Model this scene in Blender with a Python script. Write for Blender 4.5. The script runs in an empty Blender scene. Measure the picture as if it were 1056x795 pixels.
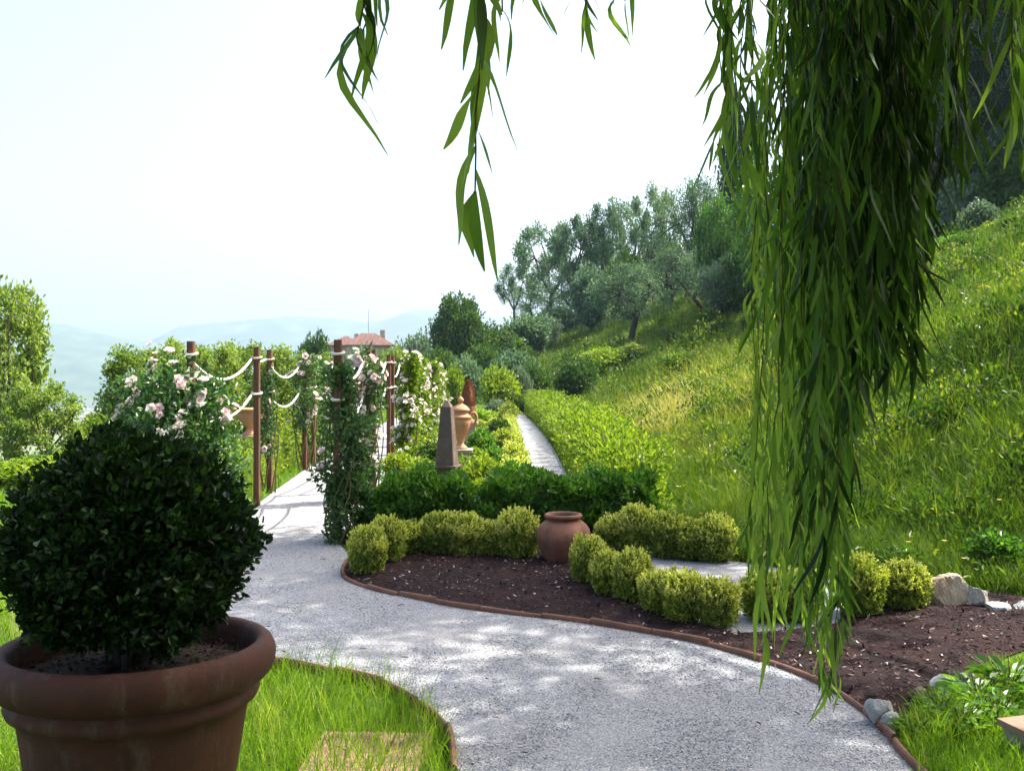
import bpy, bmesh, math, random
import numpy as np
from mathutils import Vector, noise
from mathutils.geometry import delaunay_2d_cdt
rng = np.random.default_rng(11)
random.seed(5)
S = bpy.context.scene
C = S.collection
F = 1000.0                 # focal length in photo pixels (photo 1056 wide)
HZ, CX, EYE = 385.0, 528.0, 1.67

# ------------------------------------------------------------------ measuring helpers
def G(px, py):             # photo point on the level garden -> x, y in metres
    Y = EYE * F / (py - HZ)
    return ((px - CX) / F * Y, Y)
def P(px, py, Y):
    return np.array([(px - CX) / F * Y, Y, EYE + (HZ - py) / F * Y])

# ------------------------------------------------------------------ terrain
FY = [-20, 0, 5, 7.4, 10, 12.5, 16, 37, 45, 60, 80, 120, 200, 400]
FX = [6.5, 5.0, 4.0, 3.4, 2.6, 1.95, 1.75, 1.35, 0.6, -4, -10, -22, -45, -60]
def sm(d, w=1.6):
    d = np.maximum(d, 0)
    return np.where(d < w, d * d / (2 * w), d - w / 2)
def terrain(X, Y):
    X = np.asarray(X, float); Y = np.asarray(Y, float)
    ft = np.interp(Y, FY, FX)
    s = np.interp(Y, [0, 18, 40, 60, 90, 200, 500], [.60, .58, .47, .43, .40, .25, .1])
    h = s * sm(X - ft)
    h = 42 * (1 - np.exp(-h / 42)) * np.interp(Y, [250, 900], [1, .0])
    edge = np.interp(Y, [0, 12, 18, 26, 34, 45], [8.5, 8.5, 9.0, 7.6, 6.4, 5.5])
    e1 = sm(-X - edge, 3)
    w = np.clip((ft - X) / 12, 0, 1)
    e2 = sm(Y - 44, 6) * w * .8
    f = 62 * (1 - np.exp(-.34 * (e1 + e2) / 62))
    und = np.where(X - ft > 0, .12 * np.sin(X * 1.3 + Y * .4) * np.clip((X - ft - 1) / 3, 0, 1) + .10 * np.sin(Y * .9 - X * .5) * np.clip((X - ft - 1) / 3, 0, 1), 0)
    return h - f + und
def tz(x, y): return float(terrain(x, y))
def hit(px, py, y0=6.0):
    Y = y0
    while Y < 400:
        p = P(px, py, Y)
        if p[2] <= tz(p[0], Y): return p[0], Y
        Y *= 1.004
    return p[0], Y

# ------------------------------------------------------------------ mesh builder
def nrmz(a):
    return a / np.maximum(np.linalg.norm(a, axis=-1, keepdims=True), 1e-9)
class MB:
    def __init__(s): s.v = []; s.f = []; s.var = []; s.n = 0
    def add(s, V, Fc, mi=0, var=.5, smooth=True):
        V = np.asarray(V, np.float32).reshape(-1, 3)
        if not isinstance(Fc, list): Fc = [Fc]
        for q in Fc: s.f.append((np.asarray(q, np.int64) + s.n, mi, smooth))
        s.v.append(V); s.var.append(np.broadcast_to(np.asarray(var, np.float32), (len(V),)))
        s.n += len(V)
    def data(s, name, mats):
        m = bpy.data.meshes.new(name)
        V = np.concatenate(s.v); m.vertices.add(len(V)); m.vertices.foreach_set('co', V.ravel())
        L = np.concatenate([q.ravel() for q, _, _ in s.f])
        T = np.concatenate([np.full(len(q), q.shape[1]) for q, _, _ in s.f])
        st = np.concatenate([[0], np.cumsum(T)[:-1]])
        m.loops.add(len(L)); m.loops.foreach_set('vertex_index', L.astype(np.int32))
        m.polygons.add(len(T)); m.polygons.foreach_set('loop_start', st.astype(np.int32))
        m.polygons.foreach_set('material_index', np.concatenate([np.full(len(q), i) for q, i, _ in s.f]).astype(np.int32))
        m.polygons.foreach_set('use_smooth', np.concatenate([np.full(len(q), b) for q, _, b in s.f]))
        a = m.attributes.new('var', 'FLOAT', 'POINT'); a.data.foreach_set('value', np.concatenate(s.var))
        for k in (mats if isinstance(mats, (list, tuple)) else [mats]): m.materials.append(k)
        m.update(calc_edges=True); m.validate()
        return m
    def build(s, name, mats, parent=None, loc=None):
        return link(name, s.data(name, mats), parent, loc)
def link(name, data, parent=None, loc=None):
    o = bpy.data.objects.new(name, data); C.objects.link(o)
    if parent: o.parent = parent
    if loc is not None: o.location = loc
    return o
def tag(o, label, cat, group=None, kind=None):
    if label: o['label'] = label
    if cat: o['category'] = cat
    if group: o['group'] = group
    if kind: o['kind'] = kind
    return o
def thing(name, label, cat, loc=(0, 0, 0), rz=0, group=None):
    o = bpy.data.objects.new(name, None); C.objects.link(o); o.empty_display_size = .2
    o.location = loc; o.rotation_euler = (0, 0, rz)
    return tag(o, label, cat, group)
def dup(root, label, loc, rz=0, scale=None, group=None):
    r = root.copy(); C.objects.link(r); r.location = loc; r.rotation_euler = (0, 0, rz); r['label'] = label
    if scale is not None: r.scale = scale
    if group: r['group'] = group
    for ch in list(root.children):
        c = ch.copy(); C.objects.link(c); c.parent = r
        for g in list(ch.children):
            d = g.copy(); C.objects.link(d); d.parent = c
    return r

# ------------------------------------------------------------------ shapes
def leaves(mb, pos, d, n, L, W, var, mi=0, oval=True, fold=.22, curve=.12):
    d = nrmz(d); sd = nrmz(np.cross(d, n)); n2 = np.cross(sd, d)
    L = np.broadcast_to(L, (len(pos),))[:, None]; W = np.broadcast_to(W, (len(pos),))[:, None]
    if oval:
        V = np.stack([pos, pos + d * L * .3 + sd * W * .46 + n2 * W * fold, pos + d * L * .68 + sd * W * .42 + n2 * W * fold - n2 * L * curve * .4,
                      pos + d * L - n2 * L * curve, pos + d * L * .68 - sd * W * .42 + n2 * W * fold - n2 * L * curve * .4, pos + d * L * .3 - sd * W * .46 + n2 * W * fold], 1)
        b = np.arange(len(pos))[:, None] * 6
        Fq = np.concatenate([b + [0, 1, 2, 3], b + [0, 3, 4, 5]]); k = 6
    else:
        V = np.stack([pos, pos + d * L * .45 + sd * W * .5 + n2 * W * fold, pos + d * L - n2 * L * curve, pos + d * L * .45 - sd * W * .5 + n2 * W * fold], 1)
        b = np.arange(len(pos))[:, None] * 4
        Fq = b + [0, 1, 2, 3]; k = 4
    mb.add(V.reshape(-1, 3), Fq, mi, np.repeat(np.broadcast_to(var, (len(pos),)), k), smooth=False)
def strips(mb, pos, d, n, L, W, var, bend, seg=4, mi=0, taper='leaf', twist=0.0, wave=None):
    """long narrow blades: centre line leaves along d and bends by the vector bend"""
    N = len(pos); d = nrmz(d); L = np.broadcast_to(L, (N,)); W = np.broadcast_to(W, (N,))
    rows = []
    for k in range(seg + 1):
        t = k / seg
        c = pos + d * (L * t)[:, None] + bend * (L * t * t)[:, None]
        tang = nrmz(d + 2 * bend * t)
        if wave is not None: c = c + wave * (L * math.sin(math.pi * 1.35 * t))[:, None]; tang = nrmz(tang + wave * math.pi * 1.35 * math.cos(math.pi * 1.35 * t))
        sd = nrmz(np.cross(tang, n)); n2 = np.cross(sd, tang)
        a = np.broadcast_to(twist, (N,)) * t
        sd = sd * np.cos(a)[:, None] + n2 * np.sin(a)[:, None]
        w = (math.sin(math.pi * (t * .93 + .05)) ** .75 if taper == 'leaf' else (1 - t) ** .7 * .95 + .05)
        rows += [c - sd * (W * w / 2)[:, None], c + sd * (W * w / 2)[:, None]]
    V = np.stack(rows, 1); k = 2 * (seg + 1)
    b = np.arange(N)[:, None] * k
    Fq = np.concatenate([b + [2 * i, 2 * i + 1, 2 * i + 3, 2 * i + 2] for i in range(seg)])
    mb.add(V.reshape(-1, 3), Fq, mi, np.repeat(np.broadcast_to(var, (N,)), k))
def tube(mb, pts, rad, ns=8, mi=0, var=.5, caps=True, ph=0.0, smooth=True):
    pts = np.asarray(pts, float); n = len(pts); rad = np.broadcast_to(rad, (n,))
    T = nrmz(np.gradient(pts, axis=0)); ref = np.array([0, 0, 1.]) if abs(T[0][2]) < .9 else np.array([1., 0, 0])
    rows = []
    u = nrmz(np.cross(T[0], ref))
    for i in range(n):
        u = nrmz(u - T[i] * np.dot(u, T[i])); v = np.cross(T[i], u)
        a = np.arange(ns) * 2 * math.pi / ns + ph
        rows.append(pts[i] + rad[i] * (np.cos(a)[:, None] * u + np.sin(a)[:, None] * v))
    V = np.concatenate(rows); a = np.arange(ns); b = (a + 1) % ns
    Fs = [np.concatenate([np.stack([i * ns + a, i * ns + b, (i + 1) * ns + b, (i + 1) * ns + a], 1) for i in range(n - 1)])]
    mb.add(V, Fs, mi, var, smooth)
    if caps:
        mb.add(np.concatenate([rows[0], rows[-1]]), [a[::-1][None], (a + ns)[None]], mi, var, False)
def lathe(mb, prof, n=48, c=(0, 0, 0), mi=0, var=.5, wob=0.0, smooth=True):
    prof = np.asarray(prof, float); a = np.arange(n) * 2 * math.pi / n
    R_ = prof[:, 0][:, None] * (1 + wob * np.sin(2 * a + prof[:, 1][:, None] * 3))
    V = np.stack([R_ * np.cos(a) + c[0], R_ * np.sin(a) + c[1], np.repeat(prof[:, 1][:, None], n, 1) + c[2]], -1).reshape(-1, 3)
    i = np.arange(n); j = (i + 1) % n
    mb.add(V, np.concatenate([np.stack([k * n + i, k * n + j, (k + 1) * n + j, (k + 1) * n + i], 1) for k in range(len(prof) - 1)]), mi, var, smooth)
def frustum(mb, c, b0, b1, h, mi=0, rz=0.0, ch=.1, var=.5):
    """four sided tapered block with chamfered corners, base centre c, half sizes b0 -> b1"""
    rows = []
    for (hx, hy), z in (((b0), 0), ((b1), h)):
        k = ch * min(hx, hy)
        rows.append([(hx, -hy + k, z), (hx, hy - k, z), (hx - k, hy, z), (-hx + k, hy, z), (-hx, hy - k, z), (-hx, -hy + k, z), (-hx + k, -hy, z), (hx - k, -hy, z)])
    V = np.array(rows, float).reshape(-1, 3); cs, sn = math.cos(rz), math.sin(rz)
    V = np.stack([V[:, 0] * cs - V[:, 1] * sn + c[0], V[:, 0] * sn + V[:, 1] * cs + c[1], V[:, 2] + c[2]], 1)
    a = np.arange(8); b = (a + 1) % 8
    mb.add(V, [np.stack([a, b, b + 8, a + 8], 1), a[::-1][None], (a + 8)[None]], mi, var, False)
def sphere_dirs(n, zmin=-1.0):
    z = rng.uniform(zmin, 1, n); a = rng.uniform(0, 2 * math.pi, n); r = np.sqrt(1 - z * z)
    return np.stack([r * np.cos(a), r * np.sin(a), z], 1)
def lump(p, f, amp, seed=0.0):
    """cheap smooth noise by sines, so crowns and shrubs are uneven"""
    x, y, z = p[:, 0] * f + seed, p[:, 1] * f + seed * 1.7, p[:, 2] * f + seed * .6
    return amp * (np.sin(x * 1.9 + np.sin(y * 1.3 + z)) * np.sin(y * 2.1 + np.sin(z * 1.7)) + .6 * np.sin(z * 2.7 + x) * np.sin(x * 3.1 - y * 2.3))
def cloud(mb, c, r, n, L, W, seed=0.0, up=.35, jit=.9, deep=.35, rough=.16, mi=0, oval=False, zmin=-1.0, vmean=.45, vsd=.22, lf=2.2):
    """leaves through the outer part of an uneven ellipsoid"""
    c = np.asarray(c, float); r = np.broadcast_to(np.asarray(r, float), (3,))
    u = sphere_dirs(n, zmin)
    k = 1 - deep * rng.random(n) ** 1.6
    k *= 1 + lump(u, lf, rough, seed) + rng.normal(0, .035, n)
    pos = c + u * r * k[:, None]
    out = nrmz(u / r)
    d = out * .55 + np.array([0, 0, up]) + rng.normal(0, jit * .55, (n, 3))
    nn = nrmz(out + rng.normal(0, .6, (n, 3)))
    leaves(mb, pos, d, nn, L * rng.uniform(.7, 1.25, n), W * rng.uniform(.75, 1.2, n), np.clip(rng.normal(vmean, vsd, n), 0, 1), mi, oval)
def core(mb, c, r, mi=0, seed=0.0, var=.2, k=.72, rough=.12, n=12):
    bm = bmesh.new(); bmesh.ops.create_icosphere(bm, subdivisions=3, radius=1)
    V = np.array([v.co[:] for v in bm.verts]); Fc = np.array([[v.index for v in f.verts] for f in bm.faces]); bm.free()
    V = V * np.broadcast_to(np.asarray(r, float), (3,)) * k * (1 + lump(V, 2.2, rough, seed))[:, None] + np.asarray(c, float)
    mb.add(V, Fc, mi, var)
def hedge_cloud(mb, path, w, h, n, L, W, seed=0.0, oval=False, vmean=.45, vsd=.22, round_=.5, mi=0, up=.4, z0=.03, topbias=1.0, rough=.05):
    """leaves on the sides and the top of a clipped hedge that follows path (x, y)"""
    path = np.asarray(path, float); seg = np.linalg.norm(np.diff(path, axis=0), axis=1); cum = np.concatenate([[0], np.cumsum(seg)])
    t = rng.uniform(0, cum[-1], n)
    px = np.interp(t, cum, path[:, 0]); py = np.interp(t, cum, path[:, 1])
    i = np.clip(np.searchsorted(cum, t) - 1, 0, len(seg) - 1)
    T = nrmz(np.diff(path, axis=0))[i]; Nn = np.stack([-T[:, 1], T[:, 0]], 1)
    # profile: superellipse half section, angle 0..pi
    tot = 2 * h + w * topbias; q = rng.uniform(0, tot, n)
    side = np.where(q < h, -1., np.where(q > h + w * topbias, 1., 0.))
    lat = np.where(side == 0, (q - h) / (w * topbias) * 2 - 1, side)
    zz = np.where(side == -1, q / h, np.where(side == 1, (tot - q) / h, 1.))
    lat = lat * (1 - round_ * .35 * np.clip(zz - .6, 0, 1) ** 1)
    zz = zz * (1 - .12 * round_ * np.abs(lat) ** 4 * (side == 0))
    inn = 1 - .30 * rng.random(n) ** 1.7
    endd = np.minimum(t, cum[-1] - t); endk = np.clip(.55 + endd / (w * .5) * .45, 0, 1)
    lat2 = lat * inn * endk; z2 = np.where(side == 0, zz * (1 - .18 * rng.random(n) ** 1.5), zz)
    p3 = np.stack([px * 2, py * 2, z2 * 2], 1)
    bump = 1 + lump(p3, 1.6, rough * 1.6, seed) + lump(p3, 4.5, rough, seed + 3)
    pos = np.stack([px + Nn[:, 0] * lat2 * w / 2 * bump, py + Nn[:, 1] * lat2 * w / 2 * bump, z0 + z2 * h * bump], 1)
    out = np.stack([Nn[:, 0] * lat2, Nn[:, 1] * lat2, np.where(side == 0, 1., .15)], 1)
    d = nrmz(out) * .6 + np.array([0, 0, up]) + rng.normal(0, .5, (n, 3)); nn = nrmz(nrmz(out) + rng.normal(0, .6, (n, 3)))
    leaves(mb, pos, d, nn, L * rng.uniform(.7, 1.3, n), W * rng.uniform(.75, 1.2, n), np.clip(rng.normal(vmean, vsd, n), 0, 1), mi, oval)
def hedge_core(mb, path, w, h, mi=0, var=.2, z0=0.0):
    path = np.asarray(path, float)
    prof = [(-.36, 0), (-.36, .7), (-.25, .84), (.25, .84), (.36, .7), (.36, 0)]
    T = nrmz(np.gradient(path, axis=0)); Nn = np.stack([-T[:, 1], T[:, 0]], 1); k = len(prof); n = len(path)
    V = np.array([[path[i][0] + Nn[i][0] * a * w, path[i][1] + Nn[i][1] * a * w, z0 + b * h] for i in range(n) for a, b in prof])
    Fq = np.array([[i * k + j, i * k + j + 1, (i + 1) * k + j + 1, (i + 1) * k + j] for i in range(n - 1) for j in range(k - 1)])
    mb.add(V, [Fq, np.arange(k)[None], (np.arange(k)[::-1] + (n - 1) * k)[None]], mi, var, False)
def spline(pts, n):
    pts = np.asarray(pts, float); c = np.concatenate([[0], np.cumsum(np.linalg.norm(np.diff(pts, axis=0), axis=1))])
    P_ = np.concatenate([[2 * pts[0] - pts[1]], pts, [2 * pts[-1] - pts[-2]]]); out = []
    for t in np.linspace(0, c[-1], n):
        i = min(max(int(np.searchsorted(c, t) - 1), 0), len(pts) - 2); u = (t - c[i]) / max(c[i + 1] - c[i], 1e-9)
        a, b, d, e = P_[i], P_[i + 1], P_[i + 2], P_[i + 3]
        out.append(.5 * (2 * b + (d - a) * u + (2 * a - 5 * b + 4 * d - e) * u * u + (3 * b - a - 3 * d + e) * u ** 3))
    return np.array(out)
def inpoly(x, y, poly):
    poly = np.asarray(poly, float); r = np.zeros(len(x), bool); j = len(poly) - 1
    for i in range(len(poly)):
        xi, yi = poly[i]; xj, yj = poly[j]
        if yi != yj: r ^= ((yi > y) != (yj > y)) & (x < (xj - xi) * (y - yi) / (yj - yi) + xi)
        j = i
    return r
def pdist(x, y, poly):
    poly = np.asarray(poly, float); best = np.full(len(x), 1e9)
    for i in range(len(poly)):
        a = poly[i - 1]; b = poly[i]; ab = b - a; L2 = max((ab ** 2).sum(), 1e-9)
        t = np.clip(((x - a[0]) * ab[0] + (y - a[1]) * ab[1]) / L2, 0, 1)
        best = np.minimum(best, np.hypot(x - a[0] - t * ab[0], y - a[1] - t * ab[1]))
    return best
def sheet(name, poly, z, mat, step=.15, mound=0.0, rough=0.0, kind='structure', cap=1.0):
    poly = np.asarray(poly, float); lo, hi = poly.min(0), poly.max(0)
    gx, gy = np.meshgrid(np.arange(lo[0], hi[0], step), np.arange(lo[1], hi[1], step)); gx = gx.ravel() + rng.normal(0, step * .15, gx.size); gy = gy.ravel() + rng.normal(0, step * .15, gy.size)
    k = inpoly(gx, gy, poly); gx, gy = gx[k], gy[k]; k = pdist(gx, gy, poly) > step * .4; gx, gy = gx[k], gy[k]
    pts = [Vector(p) for p in poly] + [Vector(p) for p in zip(gx, gy)]
    n = len(poly); r = delaunay_2d_cdt(pts, [(i, (i + 1) % n) for i in range(n)], [], 1, 1e-5)
    V = np.array([(v.x, v.y) for v in r[0]]); dd = np.minimum(pdist(V[:, 0], V[:, 1], poly), cap)
    zz = z + mound * (1 - np.exp(-dd * 5)) + rough * lump(np.stack([V[:, 0], V[:, 1], V[:, 0] * 0], 1), 5, 1, 1.0) * (dd > .03)
    mb = MB(); Fc = np.array([f for f in r[2]]); mb.add(np.column_stack([V, zz]), Fc, 0, .5)
    return tag(mb.build(name, mat), None, None, None, kind)
def rock_mesh(size, seed, mats, cuts=11):
    bm = bmesh.new(); bmesh.ops.create_icosphere(bm, subdivisions=5, radius=1); rr = random.Random(seed)
    V = np.array([v.co[:] for v in bm.verts]); Fc = np.array([[v.index for v in f.verts] for f in bm.faces]); bm.free()
    for _ in range(cuts):
        n = nrmz(np.array([rr.gauss(0, 1), rr.gauss(0, 1), rr.gauss(0, .8)])); o = rr.uniform(.55, .85)
        k = V @ n; V = V - np.maximum(k - o, 0)[:, None] * n * .92
    V = V * (1 + lump(V, 3.5, .03, seed) + lump(V, 9, .022, seed * 2) + lump(V, 23, .012, seed))[:, None] * np.asarray(size, float)
    mb = MB(); mb.add(V, Fc, 0, .5, False); return mb.data('rock', mats)

# ------------------------------------------------------------------ materials
class NT:
    def __init__(s, name):
        s.m = bpy.data.materials.new(name); s.m.use_nodes = True; s.t = s.m.node_tree; s.t.nodes.clear()
        s.out = s.n('ShaderNodeOutputMaterial')
    def n(s, typ, **kw):
        k = s.t.nodes.new(typ)
        for a, b in kw.items():
            if a.startswith('i_'): k.inputs[a[2:].replace('_', ' ')].default_value = b
            else: setattr(k, a, b)
        return k
    def l(s, a, b): s.t.links.new(a, b)
    def ramp(s, fac, stops, interp='LINEAR'):
        r = s.n('ShaderNodeValToRGB'); e = r.color_ramp.elements; r.color_ramp.interpolation = interp
        while len(e) < len(stops): e.new(.5)
        for k, (p, c) in zip(e, stops): k.position = p; k.color = (*c, 1) if len(c) == 3 else c
        s.l(fac, r.inputs[0]); return r.outputs[0]
    def co(s, scale=(1, 1, 1)):
        t = s.n('ShaderNodeTexCoord'); m = s.n('ShaderNodeMapping'); m.inputs['Scale'].default_value = scale
        s.l(t.outputs['Object'], m.inputs['Vector']); return m.outputs[0]
    def noise(s, vec, scale, detail=4, rough=.6):
        k = s.n('ShaderNodeTexNoise'); k.inputs['Scale'].default_value = scale; k.inputs['Detail'].default_value = detail; k.inputs['Roughness'].default_value = rough
        s.l(vec, k.inputs['Vector']); return k.outputs['Fac']
    def voro(s, vec, scale, feature='F1'):
        k = s.n('ShaderNodeTexVoronoi', feature=feature); k.inputs['Scale'].default_value = scale; s.l(vec, k.inputs['Vector']); return k
    def mix(s, fac, a, b, mode='MIX'):
        k = s.n('ShaderNodeMix', data_type='RGBA', blend_type=mode)
        for i, v in ((0, fac), (6, a), (7, b)):
            if hasattr(v, 'is_linked') or hasattr(v, 'links'): s.l(v, k.inputs[i])
            else: k.inputs[i].default_value = v if i == 0 else ((*v, 1) if len(v) == 3 else v)
        return k.outputs[2]
    def math(s, op, a, b=0.0):
        k = s.n('ShaderNodeMath', operation=op)
        for i, v in ((0, a), (1, b)):
            if isinstance(v, (int, float)): k.inputs[i].default_value = v
            else: s.l(v, k.inputs[i])
        return k.outputs[0]
    def bump(s, h, strength=.5, dist=.01):
        k = s.n('ShaderNodeBump'); k.inputs['Strength'].default_value = strength; k.inputs['Distance'].default_value = dist; s.l(h, k.inputs['Height']); return k.outputs[0]
    def finish(s, col, rough=.8, spec=.3, normal=None):
        p = s.n('ShaderNodeBsdfPrincipled'); p.inputs['Specular IOR Level'].default_value = spec
        for v, i in ((col, 'Base Color'), (rough, 'Roughness')):
            if isinstance(v, (int, float)): p.inputs[i].default_value = v
            elif isinstance(v, tuple): p.inputs[i].default_value = (*v, 1)
            else: s.l(v, p.inputs[i])
        if normal is not None: s.l(normal, p.inputs['Normal'])
        s.l(p.outputs[0], s.out.inputs[0]); return s.m
def leafmat(name, stops, trans=.4, tint=(1.15, 1.25, .45), rough=.5, spec=.35):
    t = NT(name); a = t.n('ShaderNodeAttribute', attribute_name='var'); o = t.n('ShaderNodeObjectInfo')
    f = t.math('ADD', a.outputs['Fac'], t.math('MULTIPLY', t.math('SUBTRACT', o.outputs['Random'], .5), .22))
    col = t.ramp(f, stops)
    p = t.n('ShaderNodeBsdfPrincipled'); p.inputs['Roughness'].default_value = rough; p.inputs['Specular IOR Level'].default_value = spec; t.l(col, p.inputs['Base Color'])
    tr = t.n('ShaderNodeBsdfTranslucent'); t.l(t.mix(1.0, col, tint, 'MULTIPLY'), tr.inputs[0])
    m = t.n('ShaderNodeMixShader'); m.inputs[0].default_value = trans; t.l(p.outputs[0], m.inputs[1]); t.l(tr.outputs[0], m.inputs[2]); t.l(m.outputs[0], t.out.inputs[0])
    return t.m
M = {}
M['box'] = leafmat('box_leaf', [(0, (.07, .125, .020)), (.45, (.25, .31, .055)), (.8, (.52, .53, .13)), (1, (.66, .62, .26))], .46)
M['laurel'] = leafmat('laurel_leaf', [(0, (.026, .085, .012)), (.5, (.075, .19, .022)), (1, (.22, .36, .05))], .42, rough=.38, spec=.5)
M['limeleaf'] = leafmat('lime_leaf', [(0, (.07, .14, .012)), (.5, (.17, .26, .022)), (1, (.36, .40, .05))], .48)
M['potbush'] = leafmat('pot_bush_leaf', [(0, (.008, .022, .005)), (.55, (.016, .046, .009)), (1, (.08, .18, .024))], .3, rough=.38, spec=.4)
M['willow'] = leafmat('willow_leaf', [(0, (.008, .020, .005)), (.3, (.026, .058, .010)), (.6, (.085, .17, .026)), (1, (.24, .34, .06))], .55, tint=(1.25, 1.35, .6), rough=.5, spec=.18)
M['olive'] = leafmat('olive_leaf', [(0, (.045, .10, .052)), (.5, (.10, .19, .098)), (1, (.27, .36, .20))], .34, tint=(1.1, 1.15, .7))
M['grey'] = leafmat('grey_leaf', [(0, (.07, .13, .085)), (.5, (.14, .215, .135)), (1, (.27, .33, .20))], .3, tint=(1.1, 1.15, .7))
M['oak'] = leafmat('broad_leaf', [(0, (.025, .065, .014)), (.5, (.05, .11, .02)), (1, (.12, .19, .04))], .35)
M['pine'] = leafmat('pine_needle', [(0, (.010, .030, .013)), (.5, (.020, .055, .020)), (1, (.05, .10, .03))], .15)
M['ash'] = leafmat('ash_leaf', [(0, (.07, .14, .022)), (.5, (.17, .25, .045)), (1, (.38, .42, .14))], .5)
M['rose_leaf'] = leafmat('rose_leaf', [(0, (.03, .085, .028)), (.5, (.07, .155, .045)), (1, (.17, .27, .09))], .38, rough=.42, spec=.45)
M['lawn'] = leafmat('lawn_blade', [(0, (.06, .15, .010)), (.45, (.13, .25, .016)), (.8, (.25, .35, .03)), (1, (.46, .43, .16))], .5)
M['meadow'] = leafmat('meadow_blade', [(0, (.027, .068, .010)), (.4, (.092, .160, .017)), (.65, (.21, .245, .032)), (.85, (.38, .34, .09)), (1, (.58, .48, .28))], .46)
M['petal'] = leafmat('pale_petal', [(0, (.76, .58, .59)), (.4, (.82, .71, .68)), (1, (.84, .80, .74))], .35, tint=(1, .95, .9), spec=.2)
M['yellow'] = leafmat('yellow_petal', [(0, (.65, .45, .03)), (1, (.75, .62, .10))], .3, tint=(1, 1, .8))
M['redleaf'] = leafmat('red_leaf', [(0, (.16, .06, .03)), (1, (.34, .16, .07))], .3, tint=(1.2, .9, .6))
def bark(name, a, b, sc=6.0):
    t = NT(name); v = t.co((1, 1, .22)); f = t.noise(v, sc * 4, 6, .7)
    return t.finish(t.ramp(f, [(.3, a), (.7, b)]), .9, .2, t.bump(f, .8, .02))
M['bark'] = bark('bark', (.05, .038, .028), (.15, .12, .09))
M['olivebark'] = bark('olive_bark', (.03, .027, .022), (.085, .075, .062), 3)
M['twig'] = bark('willow_twig', (.07, .065, .025), (.14, .11, .05), 20)
def gravel(name, tint=1.0):
    t = NT(name); v = t.co()
    vo = t.voro(v, 105); vo2 = t.voro(v, 190)
    g = t.ramp(t.math('FRACT', t.math('MULTIPLY', vo.outputs['Color'], 1.0)), [(.2, (.15, .15, .16)), (.38, (.34, .34, .34)), (.65, (.45, .445, .44)), (.85, (.68, .67, .64))])
    g2 = t.ramp(vo2.outputs['Color'], [(.15, (.17, .17, .18)), (.85, (.62, .61, .58))])
    c = t.mix(.35, g, g2); big = t.noise(v, 1.1, 5, .62); c = t.mix(t.ramp(big, [(.35, (0, 0, 0)), (.75, (.5, .5, .5))]), c, (.46, .40, .34))
    c = t.mix(1.0, c, (tint * .95, tint, tint * 1.07), 'MULTIPLY')
    gap = t.ramp(vo.outputs['Distance'], [(.0, (1, 1, 1)), (.65, (.6, .6, .6)), (1, (.0, .0, .0))])
    return t.finish(c, .85, .25, t.bump(t.math('ADD', gap, t.math('MULTIPLY', vo2.outputs['Distance'], -.4)), .4, .008))
M['gravel'] = gravel('gravel', .63)
def pebble():
    t = NT('gravel_stone'); a = t.n('ShaderNodeAttribute', attribute_name='var')
    return t.finish(t.ramp(a.outputs['Fac'], [(0, (.13, .135, .15)), (.25, (.25, .26, .275)), (.75, (.38, .385, .40)), (1, (.56, .55, .53))]), .8, .3)
M['pebble'] = pebble()
def mulch():
    t = NT('bark_mulch'); v = t.co(); f = t.noise(v, 26, 6, .75); f2 = t.noise(v, 2.2, 3, .5)
    c = t.ramp(f, [(.3, (.009, .006, .007)), (.55, (.028, .0155, .0155)), (.75, (.068, .036, .033))]); c = t.mix(t.ramp(f2, [(.45, (0, 0, 0)), (.7, (.5, .5, .5))]), c, (.045, .019, .016))
    return t.finish(c, .95, .15, t.bump(f, 1.0, .03))
M['mulch'] = mulch()
def chipm():
    t = NT('bark_chip'); a = t.n('ShaderNodeAttribute', attribute_name='var')
    return t.finish(t.ramp(a.outputs['Fac'], [(0, (.012, .008, .009)), (.5, (.036, .020, .019)), (.84, (.10, .055, .045)), (.93, (.34, .25, .21)), (1, (.62, .52, .46))]), .85, .25)
M['chip'] = chipm()
def terracotta(name, a, b, stain=(.45, .36, .28), amount=.4, sc=7.0):
    t = NT(name); v = t.co(); f = t.noise(v, sc, 6, .65); st = t.noise(t.co((1, 1, .28)), sc * 1.7, 5, .7); fine = t.noise(v, sc * 22, 3, .6)
    c = t.ramp(f, [(.3, a), (.72, b)]); c = t.mix(t.ramp(st, [(.52, (0, 0, 0)), (.75, (amount,) * 3)]), c, stain)
    return t.finish(c, t.ramp(f, [(.3, (.62,) * 3), (.7, (.85,) * 3)]), .3, t.bump(t.math('ADD', f, t.math('MULTIPLY', fine, .35)), .35, .012))
M['pot'] = terracotta('terracotta_pot', (.050, .017, .010), (.100, .036, .020), (.20, .14, .10), .5)
M['jar'] = terracotta('terracotta_jar', (.14, .055, .035), (.27, .115, .068), (.06, .045, .032), .8)
M['urn'] = terracotta('terracotta_urn', (.36, .165, .085), (.50, .255, .14), (.6, .45, .3), .4)
M['cone'] = terracotta('terracotta_cone', (.28, .12, .065), (.42, .20, .12), (.3, .2, .13), .5)
M['edge'] = terracotta('terracotta_edging', (.10, .045, .028), (.22, .105, .065), (.11, .09, .065), .6)
M['tile'] = terracotta('terracotta_tile', (.20, .11, .07), (.32, .19, .125), (.36, .29, .22), .5, 5)
M['stone'] = terracotta('weathered_stone', (.075, .052, .042), (.15, .105, .082), (.2, .17, .14), .4, 8)
M['palestone'] = terracotta('pale_stone', (.30, .25, .20), (.45, .38, .30), (.2, .18, .14), .5, 8)
M['rock'] = terracotta('limestone_rock', (.28, .25, .21), (.48, .45, .40), (.33, .22, .12), .75, 5)
M['tanrock'] = terracotta('tan_rock', (.27, .19, .12), (.46, .38, .29), (.42, .41, .38), .85, 6)
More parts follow.
